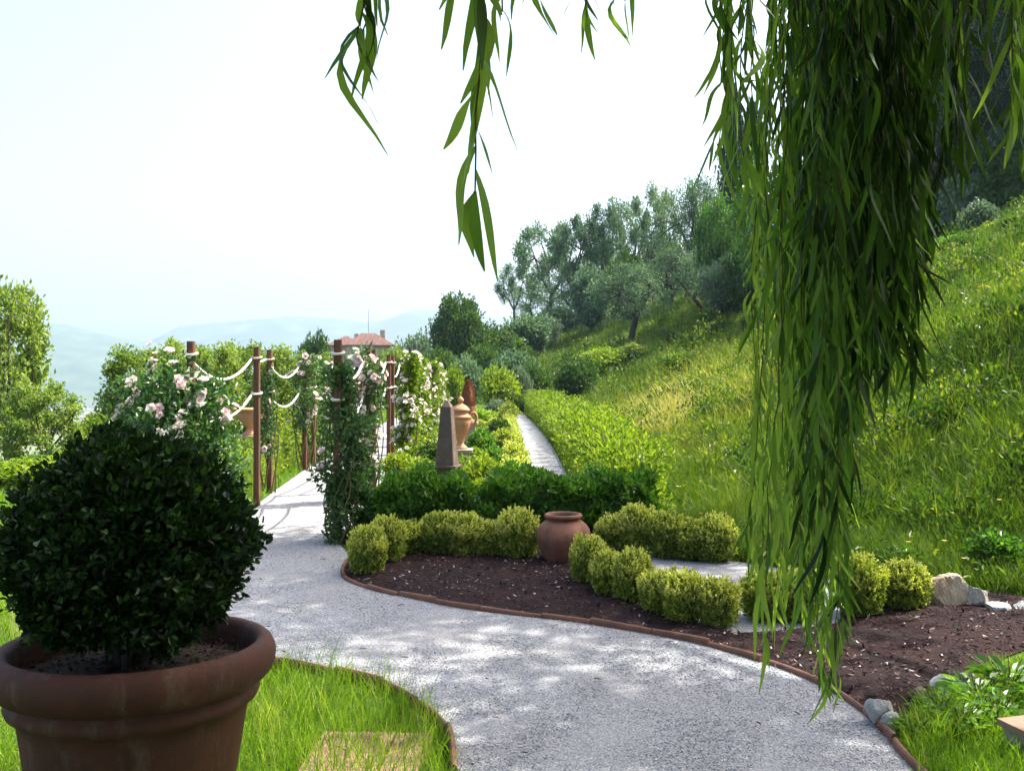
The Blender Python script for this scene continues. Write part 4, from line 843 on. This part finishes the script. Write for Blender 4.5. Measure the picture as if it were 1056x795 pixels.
# ------------------------------------------------------------------ parterre
def pmesh(mat, v): return bush_mesh(mat, v, .12, 1400)
gP = 'low hedges of the parterre'
PL = [([(-1.55, 12.2), (.12, 12.2)], 'low parterre hedge nearest the obelisk, crossing'), ([(-1.5, 14.0), (.05, 14.0)], 'second crossing parterre hedge, in front of the lidded urn'), ([(-1.7, 16.6), (.0, 16.6)], 'third crossing parterre hedge, behind the lidded urn'), ([(-1.8, 19.6), (-.1, 19.6)], 'fourth crossing parterre hedge'), ([(-1.9, 23), (-.1, 23)], 'fifth crossing parterre hedge'), ([(-2, 27), (-.15, 27)], 'sixth crossing parterre hedge, far back'), ([(-2.2, 32), (-.25, 32)], 'last crossing parterre hedge, farthest back'), ([(.02, 12.4), (.02, 19.3), (-.12, 30)], 'long low parterre hedge along the left of the narrow path')]
for k, (pth, lab) in enumerate(PL): hedge([np.array(p) for p in pth], .34, .30 + .03 * (k % 2), 2600 if len(pth) == 2 else 5200, .055, .035, lab, 'box' if k % 2 else 'limeleaf', gP, k * 1.3, 8, False, .5, .1)
for k, (px, yt, Y, w, lab, m) in enumerate([(437, 470, 13.2, 46, 'low yellow green mound left of the obelisk', 'limeleaf'), (412, 462, 14.2, 40, 'low yellow mound at the foot of the white roses', 'limeleaf'), (500, 466, 13.0, 44, 'low yellow green mound right of the obelisk', 'limeleaf'), (528, 472, 12.8, 36, 'dark round box ball beside the narrow path', 'laurel'), (508, 455, 15.2, 30, 'small dark box ball right of the lidded urn', 'laurel'), (530, 455, 15.6, 30, 'olive toned mound beside the narrow path', 'box'), (440, 452, 16.5, 46, 'green mound behind the obelisk on its left', 'oak'), (497, 440, 18.2, 30, 'dark green mound behind the lidded urn', 'laurel'), (520, 438, 19.0, 30, 'green mound along the narrow path, farther on', 'box'), (460, 440, 20, 40, 'yellow mound in the middle of the parterre', 'limeleaf'), (515, 428, 22, 26, 'farther green mound in the parterre', 'oak'), (425, 445, 17, 36, 'yellow green mound under the white roses', 'limeleaf'), (480, 466, 13.6, 34, 'pale mound directly right of the obelisk foot', 'ash')]):
    bush(px, yt, Y, w, lab, m, k, 'shrub', 'shrub', 'mounds in the parterre', L=.11, n=1800)
hedge([(-4.0, 12.6), (-4.05, 15), (-4.2, 20), (-4.6, 26)], .7, .62, 7000, .06, .04, 'yellow green box hedge on the left of the pergola path', 'limeleaf', None, 5.5, 14, False, .6, .1)
hedge([(-5.6, 12.0), (-4.3, 12.1)], .6, .55, 3000, .06, .04, 'short green hedge behind the potted bush', 'limeleaf', None, 6.5, 8, False, .5, .1)

# ------------------------------------------------------------------ grass
SIDE = [(-9, 3.2), (-9, 16), (-4.6, 16), (-3.35, 12), (-3.2, 9), (-2.95, 7.8), (-2.55, 6.7), (-2.05, 6.0)]
lawn_poly = SIDE + [tuple(p) for p in el[::-1] if p[1] > 3.2] + [(-.3, 3.2)]
patch_poly = [G(*p) for p in [(942, 786), (925, 762), (935, 745), (958, 728), (985, 712), (1020, 694), (1056, 680), (1140, 668), (1200, 760), (1160, 840), (960, 840)]]
def blades(poly, n, hmin, hmax, w, mat, name, label, seedn, dens_pow=1.0, vbias=0.0, clump=.6, rmin=3.2, rmax=18):
    r = np.exp(rng.uniform(math.log(rmin), math.log(rmax), n)); a = rng.uniform(-.95, .80, n); x = r * np.sin(a); y = r * np.cos(a)
    k = inpoly(x, y, poly); x, y, r = x[k], y[k], r[k]
    # clumping
    pn = lump(np.stack([x, y, x * 0], 1), 2.0, .5, seedn) + lump(np.stack([x, y, x * 0], 1), 6.0, .4, seedn + 2)
    n = len(x); h = rng.uniform(hmin, hmax, n) * (1 + .45 * np.clip(pn, -1, 1.2)) ; z = terrain(x, y)
    if 'lawn' in name:
        h *= np.where(np.hypot(x - POT[0], y - POT[1]) < .36, 0.01, 1)
    d = np.stack([rng.normal(0, .28, n), rng.normal(0, .28, n), np.ones(n)], 1); th = rng.uniform(0, 6.3, n); bd = np.stack([np.cos(th), np.sin(th), np.full(n, -.35)], 1) * rng.uniform(.05, .5, n)[:, None]
    nn = np.stack([rng.normal(0, 1, n), rng.normal(0, 1, n), np.full(n, .15)], 1)
    var = np.clip(.42 + vbias + .18 * pn + rng.normal(0, .16, n), 0, .97)
    mb = MB(); strips(mb, np.stack([x, y, z - .01], 1), d, nn, h, w * rng.uniform(.6, 1.3, n) * (1 + r / 14), var, bd, 3, 0, 'grass')
    return mb
mb = blades(lawn_poly, 150000, .05, .18, .005, 'lawn', 'lawn_grass', '', 1.0, vbias=.10)
# a few tall flowering stalks in the front island
n = 700; x = rng.uniform(-1.2, -.3, n); y = rng.uniform(3.6, 5.3, n); k = inpoly(x, y, lawn_poly) & (np.hypot(x - POT[0], y - POT[1]) > .45); x, y = x[k], y[k]; n = len(x)
th = rng.uniform(0, 6.3, n); strips(mb, np.stack([x, y, x * 0], 1), np.stack([rng.normal(.05, .16, n), rng.normal(0, .16, n), np.ones(n)], 1), np.stack([rng.normal(0, 1, n), rng.normal(0, 1, n), x * 0], 1), rng.uniform(.15, .33, n), .004, rng.uniform(.2, .9, n), np.stack([np.cos(th), np.sin(th), -.2 + x * 0], 1) * .22, 4, 0, 'grass')
tag(mb.build('lawn_grass', M['lawn']), 'bright green lawn grass in front and left of the gravel', 'grass', None, 'stuff')
mb = blades(patch_poly, 130000, .06, .15, .005, 'lawn', 'patch_grass', '', 4.0, vbias=-.05, rmin=3.4, rmax=7.5)
tag(mb.build('corner_grass', M['lawn']), 'lush green grass in the near right corner beside the edging', 'grass', None, 'stuff')
def weeds(px, py, s, label, k):
    x, y = G(px, py); s *= .72; t = thing('weed', label, 'plant', (x, y, .0), k * 1.1, 'leafy weeds in the right corner'); mb = MB(); n = 90
    a = rng.uniform(0, 6.3, n); q = rng.uniform(.02, .16, n) * s; pos = np.stack([q * np.cos(a), q * np.sin(a), rng.uniform(.02, .12, n) * s], 1); d = np.stack([np.cos(a), np.sin(a), rng.uniform(.1, .9, n)], 1)
    leaves(mb, pos, d, np.stack([-np.cos(a) * .5, -np.sin(a) * .5, np.ones(n)], 1) + rng.normal(0, .3, (n, 3)), rng.uniform(.05, .11, n) * s, rng.uniform(.025, .045, n) * s, np.clip(rng.normal(.6, .2, n), 0, 1), 0, True, .15, .3); mb.build('leaf_cluster', M['laurel'], t)
    mb = MB()
    for j in range(8): aa = j * .8; tube(mb, [(0, 0, -.01), (.04 * math.cos(aa) * s, .04 * math.sin(aa) * s, .08 * s), (.10 * math.cos(aa) * s, .10 * math.sin(aa) * s, .17 * s)], [.004, .003, .002], 5)
    mb.build('stem', M['twig'], t)
for k, (px, py, s, lab) in enumerate([(1010, 728, 1.2, 'broad leaved weed behind the flat grey rock'), (1040, 715, 1.4, 'broad leaved weed at the right edge of the bed'), (968, 738, .9, 'pale leafed weed sprouting between the two near rocks'), (1030, 745, 1.1, 'leafy weed above the tile topped block'), (945, 760, .8, 'leafy weed beside the mossy rock'), (990, 752, 1.0, 'leafy weed in the middle of the corner grass')]): weeds(px, py, s, lab, k)
def meadow():
    n = 480000; r = np.exp(rng.uniform(math.log(6.0), math.log(75), n)); a = rng.uniform(-.12, .72, n); x = r * np.sin(a); y = r * np.cos(a)
    ft = np.interp(y, FY, FX); k = (x - ft > -.15 + .25 * (y > 11) * (y < 40)) & ~inpoly(x, y, bed_poly) & ~inpoly(x, y, small_poly); k |= (y > 8.3) & (y < 11) & (x > 1.5) & (x < ft) & ~inpoly(x, y, bed_poly) & ~inpoly(x, y, small_poly); x, y, r = x[k], y[k], r[k]; n = len(x); ft = ft[k]
    q = np.stack([x, y, x * 0], 1); pn = lump(q, .55, .5, 2.0) + lump(q, 1.7, .35, 5.0); p2 = lump(q, 3.5, .6, 8.0)
    # dry straw patch on the rise beside the path
    dry = np.exp(-(((x - 3.9) / 2.2) ** 2 + ((y - 23) / 6.5) ** 2)) * 1.1 + .35 * np.exp(-(((x - 6.5) / 3) ** 2 + ((y - 33) / 8) ** 2))
    h = rng.uniform(.14, .40, n) * (1 + .4 * np.clip(pn, -1, 1) + .35 * np.clip(p2, -1, 1)); h = np.where((r < 9) & (x - ft < .7), h * .8, h) * np.clip(.8 + r / 60, .8, 1.5)
    d = np.stack([rng.normal(-.08, .30, n), rng.normal(0, .30, n), np.ones(n)], 1); th = rng.uniform(0, 6.3, n); bd = np.stack([np.cos(th), np.sin(th), np.full(n, -.3)], 1) * rng.uniform(.05, .55, n)[:, None]
    nn = np.stack([rng.normal(0, 1, n), rng.normal(0, 1, n), np.full(n, .15)], 1)
    var = np.clip(.33 + .13 * pn + .10 * p2 + dry * rng.uniform(.15, .75, n) + rng.normal(0, .11, n), 0, 1)
    mb = MB(); strips(mb, np.stack([x, y, terrain(x, y) - .02], 1), d, nn, h, .0042 * rng.uniform(.6, 1.4, n) * (1 + r / 7), var, bd, 2, 0, 'grass')
    # broad leaved herbs
    m = 16000; i = rng.integers(0, n, m); pos = np.stack([x[i], y[i], terrain(x[i], y[i]) + rng.uniform(.02, .18, m)], 1)
    leaves(mb, pos, rng.normal(0, 1, (m, 3)) + [0, 0, .5], np.array([0, 0, 1.]) + rng.normal(0, .6, (m, 3)), rng.uniform(.04, .10, m) * (1 + r[i] / 25), rng.uniform(.02, .045, m) * (1 + r[i] / 25), np.clip(rng.normal(.3, .18, m), 0, .7), 0, False)
    tag(mb.build('meadow_grass', M['meadow']), 'tall wild meadow grass covering the right hillside', 'grass', None, 'stuff')
    mb = MB(); m = 900; i = rng.integers(0, n, m); kk = (lump(np.stack([x[i], y[i], x[i] * 0], 1), 1.1, 1, 4) > .25); i = i[kk]; m = len(i)
    pos = np.repeat(np.stack([x[i], y[i], terrain(x[i], y[i]) + h[i] * rng.uniform(.6, 1.0, m)], 1), 5, 0); a = np.tile(np.arange(5) * 1.257, m) + np.repeat(rng.uniform(0, 6, m), 5)
    leaves(mb, pos, np.stack([np.cos(a), np.sin(a), np.full(len(a), .3)], 1), np.tile([0, 0, 1.], (len(a), 1)), .016 * np.repeat(1 + r[i] / 16, 5), .013 * np.repeat(1 + r[i] / 16, 5), rng.random(len(a)), 0, False)
    tag(mb.build('meadow_flowers', M['yellow']), 'small yellow wild flowers dotted over the hillside grass', 'flowers', None, 'stuff')
meadow()
def herbs():
    mb = MB()
    for j in range(520):
        r = math.exp(rng.uniform(math.log(8.5), math.log(60))); a = rng.uniform(.0, .60); x = r * math.sin(a); y = r * math.cos(a); ft = float(np.interp(y, FY, FX))
        if x - ft < .9: continue
        w = rng.uniform(.12, .42) * (1 + r / 30); h = w * rng.uniform(.5, 1.0); L = .05 + r * .0022; vm = rng.choice([.12, .25, .35, .5, .62])
        cloud(mb, (x, y, tz(x, y) + h * .35), (w, w, h), int(110 + 60 * w), L, L * .5, j * .37, up=.7, jit=.9, deep=.9, rough=.3, vmean=vm, vsd=.12, zmin=-.3)
    n = 3500; r = np.exp(rng.uniform(math.log(8), math.log(50), n)); a = rng.uniform(-.05, .62, n); x = r * np.sin(a); y = r * np.cos(a); k = (x - np.interp(y, FY, FX) > .8) & (lump(np.stack([x, y, x * 0], 1), .9, 1, 9.0) > -.15); x, y, r = x[k], y[k], r[k]; n = len(x); th = rng.uniform(0, 6.3, n)
    strips(mb, np.stack([x, y, terrain(x, y)], 1), np.stack([rng.normal(0, .22, n), rng.normal(0, .22, n), np.ones(n)], 1), np.stack([rng.normal(0, 1, n), rng.normal(0, 1, n), x * 0], 1), rng.uniform(.35, .6, n), .002 * (1 + r / 8), rng.uniform(.45, .98, n), np.stack([np.cos(th), np.sin(th), -.2 + x * 0], 1) * .10, 3, 0, 'leaf')
    tag(mb.build('meadow_herbs', M['meadow']), 'low leafy weeds and seeding stalks mixed through the hillside grass', 'weeds', None, 'stuff')
herbs()
def far_grass():
    n = 60000; r = np.exp(rng.uniform(math.log(10.5), math.log(45), n)); a = rng.uniform(-.60, .06, n); x = r * np.sin(a); y = r * np.cos(a)
    k = (terrain(x, y) > -4) & ~inpoly(x, y, main_poly) & ~inpoly(x, y, side_poly) & (x < np.interp(y, FY, FX)) & ~((y < 11.2) & (x > -3)); x, y, r = x[k], y[k], r[k]; n = len(x)
    d = np.stack([rng.normal(0, .3, n), rng.normal(0, .3, n), np.ones(n)], 1); th = rng.uniform(0, 6.3, n); bd = np.stack([np.cos(th), np.sin(th), np.full(n, -.3)], 1) * rng.uniform(.05, .5, n)[:, None]
    mb = MB(); strips(mb, np.stack([x, y, terrain(x, y) - .01], 1), d, np.stack([rng.normal(0, 1, n), rng.normal(0, 1, n), np.full(n, .1)], 1), rng.uniform(.06, .2, n), .006 * (1 + r / 9), np.clip(rng.normal(.45, .2, n), 0, .9), bd, 2, 0, 'grass')
    tag(mb.build('garden_grass', M['lawn']), 'low green growth between the parterre hedges and pergola', 'grass', None, 'stuff')
far_grass()

# ------------------------------------------------------------------ house on the ridge and valley houses
def house(x, y, w, d, h, rh, rz, label, wall='plaster', aerial=False, z=None, detail=True):
    z0 = (tz(x, y) if z is None else z) - .3; t = thing('house', label, 'house', (x, y, z0), rz, None if detail else 'pale houses in the far valley')
    mb = MB(); frustum(mb, (0, 0, 0), (w / 2, d / 2), (w / 2, d / 2), h, 0, 0, .005); mb.build('wall', M[wall], t)
    mb = MB(); ov = .4; rw, rd = w / 2 + ov, d / 2 + ov; k = rd * .9
    V = [(-rw, -rd, h - .05), (rw, -rd, h - .05), (rw, rd, h - .05), (-rw, rd, h - .05), (-rw + k, 0, h + rh), (rw - k, 0, h + rh), (-rw, -rd, h + .12), (rw, -rd, h + .12), (rw, rd, h + .12), (-rw, rd, h + .12)]
    mb.add(V, [np.array([[3, 2, 1, 0], [0, 1, 7, 6], [1, 2, 8, 7], [2, 3, 9, 8], [3, 0, 6, 9], [6, 7, 5, 4], [8, 9, 4, 5]]), np.array([[7, 8, 5], [9, 6, 4]])], 0, .5, False); rf = mb.build('roof', M['roof'], t)
    if detail:
        mb = MB(); frustum(mb, (w * .33, 0, h + rh * .35), (.35, .35), (.33, .33), rh * .9, 0, 0, .05); mb.build('chimney', M['plaster'], rf)
        if aerial: mb = MB(); tube(mb, [(0, .1, h + rh - .1), (0, .1, h + rh + 3.6)], .04, 6); mb.build('aerial', M['metal'], rf)
        for k in range(4):
            for s in range(2):
                mb = MB(); frustum(mb, (-w * .36 + w * .24 * k, -d / 2 - .03, .9 + s * 2.6), (.45, .06), (.45, .06), 1.3, 0, 0, .05); mb.build('window', M['window'], t)
Yh = 150.0; xh = (380 - CX) / F * Yh
house(xh, Yh, 6.6, 5.0, EYE + (HZ - 357) / F * Yh - tz(xh, Yh) + .3, 2.0, .25, 'distant farmhouse with red tiled roof and tall aerial above the roses', aerial=True)
house((357 - CX) / F * 156, 156, 5, 5, EYE + (HZ - 357) / F * 156 - tz((357 - CX) / F * 156, 156) + .3, 1.6, .1, 'lower red roofed wing left of the distant farmhouse')
VH = [(84, 1250, 'valley house farthest left, pale'), (92, 1320, 'valley house second from left, pale with red roof'), (99, 1180, 'nearest pale valley house in the gap beside the tree'), (105, 1400, 'valley house right of the nearest one'), (111, 1290, 'valley house left of the lime green trees'), (96, 1600, 'small valley house farther back'), (88, 1500, 'small valley house far back on the left')]
for k, (px, Y, lab) in enumerate(VH): house((px - CX) / F * Y, Y, 8 + k % 3 * 2.5, 7, 5.5 + k % 2 * 2, 2.2, k * .7, lab, 'white_plaster', detail=False)

# ------------------------------------------------------------------ willow
wl_root = thing('willow_tree', 'weeping willow whose long leafy strands hang down from above', 'tree', (4.7, 3.6, tz(4.7, 3.6)))
WO = np.array([4.7, 3.6, tz(4.7, 3.6)])
mb = MB(); tube(mb, spline(np.array([(4.7, 3.6, WO[2] - .2), (4.6, 3.7, 1.8), (4.5, 3.9, 3.4), (4.4, 4.2, 4.8)]) - WO, 16), np.linspace(.34, .24, 16), 14); mb.build('trunk', M['bark'], wl_root)
LIMB = [[(4.5, 3.9, 3.6), (3.2, 3.0, 4.4), (1.8, 2.3, 4.3), (.9, 2.2, 3.9), (.5, 2.1, 3.5)], [(4.4, 4.1, 4.6), (2.4, 2.4, 4.9), (.8, 1.6, 4.3), (-.2, 1.2, 3.3)], [(4.4, 4.2, 4.7), (5.6, 6.2, 6.0), (5.4, 9.4, 8.2)], [(4.4, 4.2, 4.7), (6.6, 6.0, 6.2), (7.2, 9.2, 9.0)], [(4.4, 4.2, 4.7), (3.0, 4.4, 5.4), (1.6, 4.4, 5.6)], [(4.5, 4.0, 4.4), (5.6, 2.2, 6.5), (6.3, .8, 7.6)]]
for Lp in LIMB: mb = MB(); tube(mb, spline(np.array(Lp) - WO, 16), np.linspace(.10, .012, 16), 9); mb.build('limb', M['bark'], wl_root)
mb = MB()
for k, (c, r, n) in enumerate([((6.0, 9.6, 8.8), (2.6, 2.4, 1.6), 2800), ((4.4, 9.6, 8.4), (1.8, 1.8, 1.1), 2300), ((1.6, 4.5, 5.6), (1.0, .75, .55), 1300), ((1.2, 3.6, 5.2), (1.0, .7, .5), 1500), ((2.6, 3.4, 5.6), (1.2, .8, .6), 1500),
    ((5.3, 6.4, 7.2), (1.4, .95, .7), 1300), ((6.4, 2.6, 8.2), (2, 2, 1.2), 1200), ((3.4, 11.2, 8.0), (1.6, 1.2, .8), 1500), ((6.4, 11.8, 9.0), (2, 1.3, 1.2), 1400), ((2.2, 10.6, 7.6), (1.0, .9, .6), 900), ((-.6, .2, 4.6), (2.6, 2.0, .6), 4200), ((2.4, .6, 4.8), (1.6, 1.8, .7), 2600), ((-.3, -2.6, 4.2), (3.4, 1.8, .9), 3600), ((-2.4, -1.2, 3.6), (1.2, 2.0, .9), 2000), ((3.2, -2.2, 4.0), (1.6, 2.0, 1.2), 2200)]):
    cloud(mb, np.array(c) - WO, r, n, .30, .10, k, up=-.9, jit=.8, deep=.95, rough=.25)
mb.build('crown', M['willow'], wl_root)  # unseen leaf clusters, placed to shade the pot, bed and gravel
def strand(mb, pts, L=.12, Wd=.015, gap=.022, r=.0026, start=0.0, vm=.5, spread=.5, jn=.26, wv=.07):
    pts = np.asarray(pts, float); sp = spline(pts, max(12, int(np.linalg.norm(np.diff(pts, axis=0), axis=1).sum() / .04)))
    sp[1:] += np.cumsum(rng.normal(0, .0032, (len(sp) - 1, 3)), 0)
    tube(mb, sp, np.linspace(r, r * .4, len(sp)), 5, 1)
    c = np.concatenate([[0], np.cumsum(np.linalg.norm(np.diff(sp, axis=0), axis=1))]); t = np.arange(start, c[-1] + gap, gap) + rng.uniform(0, gap * .6); t = np.minimum(t, c[-1] - .002); n = len(t)
    if n < 1: return
    pos = np.stack([np.interp(t, c, sp[:, k]) for k in range(3)], 1); a = np.arange(n) * 2.4 + rng.uniform(0, 6.3) + rng.normal(0, .5, n)
    o = np.stack([np.cos(a), np.sin(a), np.zeros(n)], 1)
    d = o * rng.uniform(.15, spread, n)[:, None] * 1.3 + np.array([0, 0, -.8]); bd = np.array([0, 0, -.32]) - o * rng.uniform(-.12, .28, n)[:, None] + rng.normal(0, jn, (n, 3))
    nn = nrmz(o + rng.normal(0, .45, (n, 3)) + np.array([0, 0, .3]))
    strips(mb, pos, d, nn, L * rng.uniform(.6, 1.15, n) * .8, Wd * rng.uniform(.75, 1.15, n), np.clip(rng.normal(vm, .2, n), 0, 1), bd, 8, 0, 'leaf', rng.normal(0, .9, n), rng.normal(0, wv, (n, 3)) * [1, 1, .2])
def sp_px(p, Y, dy=0.0): return [P(x, y, Y + dy * i) - WO for i, (x, y) in enumerate(p)]
def hang(strs):
    mb = MB()
    for kw in strs: strand(mb, **kw)
    mb.build('hanging_branch', [M['willow'], M['twig']], wl_root)
# loose strands traced at the upper left, about one metre from the lens
hang([dict(pts=sp_px([(392, -420), (384, -150), (380, -20), (375, 34)], 1.15), L=.115, Wd=.0125, gap=.017, start=.22, vm=.8, spread=.26, jn=.2, wv=.10), dict(pts=sp_px([(384, -150), (372, -30), (365, 15)], 1.18), L=.11, Wd=.0125, gap=.03, start=.1, vm=.8, spread=.26, jn=.2, wv=.10)])
hang([dict(pts=sp_px([(500, -420), (492, -150), (490, 20), (489, 80), (487, 130), (484, 192)], 1.12), L=.12, Wd=.0135, gap=.026, start=.22, vm=.8, spread=.26, jn=.2, wv=.10), dict(pts=sp_px([(492, -150), (484, -40), (478, 40)], 1.14), L=.12, Wd=.0135, gap=.03, start=.06, vm=.8, spread=.26, jn=.2, wv=.10)])
hang([dict(pts=sp_px([(506, -300), (512, -60), (515, 5)], 1.16), L=.09, Wd=.010, gap=.03, start=.16, vm=.8, spread=.26, jn=.2, wv=.10)])
hang([dict(pts=sp_px([(575, -380), (566, -110), (560, -24)], 1.2), L=.10, Wd=.0125, gap=.022, start=.2, vm=.8, spread=.26, jn=.2, wv=.10)])
hang([dict(pts=sp_px([(620, -350), (612, -100), (611, -2)], 1.3), L=.075, Wd=.008, gap=.02, start=.2, vm=.8, spread=.26, jn=.2, wv=.10)])
hang([dict(pts=sp_px([(640, -350), (652, -100), (656, -4)], 1.3), L=.075, Wd=.008, gap=.02, start=.2, vm=.8, spread=.26, jn=.2, wv=.10)])
hang([dict(pts=sp_px([(700, -350), (705, -110), (704, -26)], 1.3), L=.06, Wd=.006, gap=.03, start=.25, vm=.8, spread=.26, jn=.2, wv=.10)])
# the main mass; vm paints shade into core strands and light into left ones
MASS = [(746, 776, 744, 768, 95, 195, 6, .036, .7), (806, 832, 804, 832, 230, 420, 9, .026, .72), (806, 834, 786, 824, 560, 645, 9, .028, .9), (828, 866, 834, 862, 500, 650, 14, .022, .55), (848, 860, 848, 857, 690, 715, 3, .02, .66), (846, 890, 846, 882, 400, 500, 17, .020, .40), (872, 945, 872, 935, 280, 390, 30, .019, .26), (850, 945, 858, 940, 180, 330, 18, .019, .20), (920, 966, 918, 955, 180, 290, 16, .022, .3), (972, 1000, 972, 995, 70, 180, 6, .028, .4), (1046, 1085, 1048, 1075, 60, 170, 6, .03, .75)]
for (x0, x1, b0, b1, y0, y1, n, gap, vm) in MASS:
    st = []
    for i in range(n):
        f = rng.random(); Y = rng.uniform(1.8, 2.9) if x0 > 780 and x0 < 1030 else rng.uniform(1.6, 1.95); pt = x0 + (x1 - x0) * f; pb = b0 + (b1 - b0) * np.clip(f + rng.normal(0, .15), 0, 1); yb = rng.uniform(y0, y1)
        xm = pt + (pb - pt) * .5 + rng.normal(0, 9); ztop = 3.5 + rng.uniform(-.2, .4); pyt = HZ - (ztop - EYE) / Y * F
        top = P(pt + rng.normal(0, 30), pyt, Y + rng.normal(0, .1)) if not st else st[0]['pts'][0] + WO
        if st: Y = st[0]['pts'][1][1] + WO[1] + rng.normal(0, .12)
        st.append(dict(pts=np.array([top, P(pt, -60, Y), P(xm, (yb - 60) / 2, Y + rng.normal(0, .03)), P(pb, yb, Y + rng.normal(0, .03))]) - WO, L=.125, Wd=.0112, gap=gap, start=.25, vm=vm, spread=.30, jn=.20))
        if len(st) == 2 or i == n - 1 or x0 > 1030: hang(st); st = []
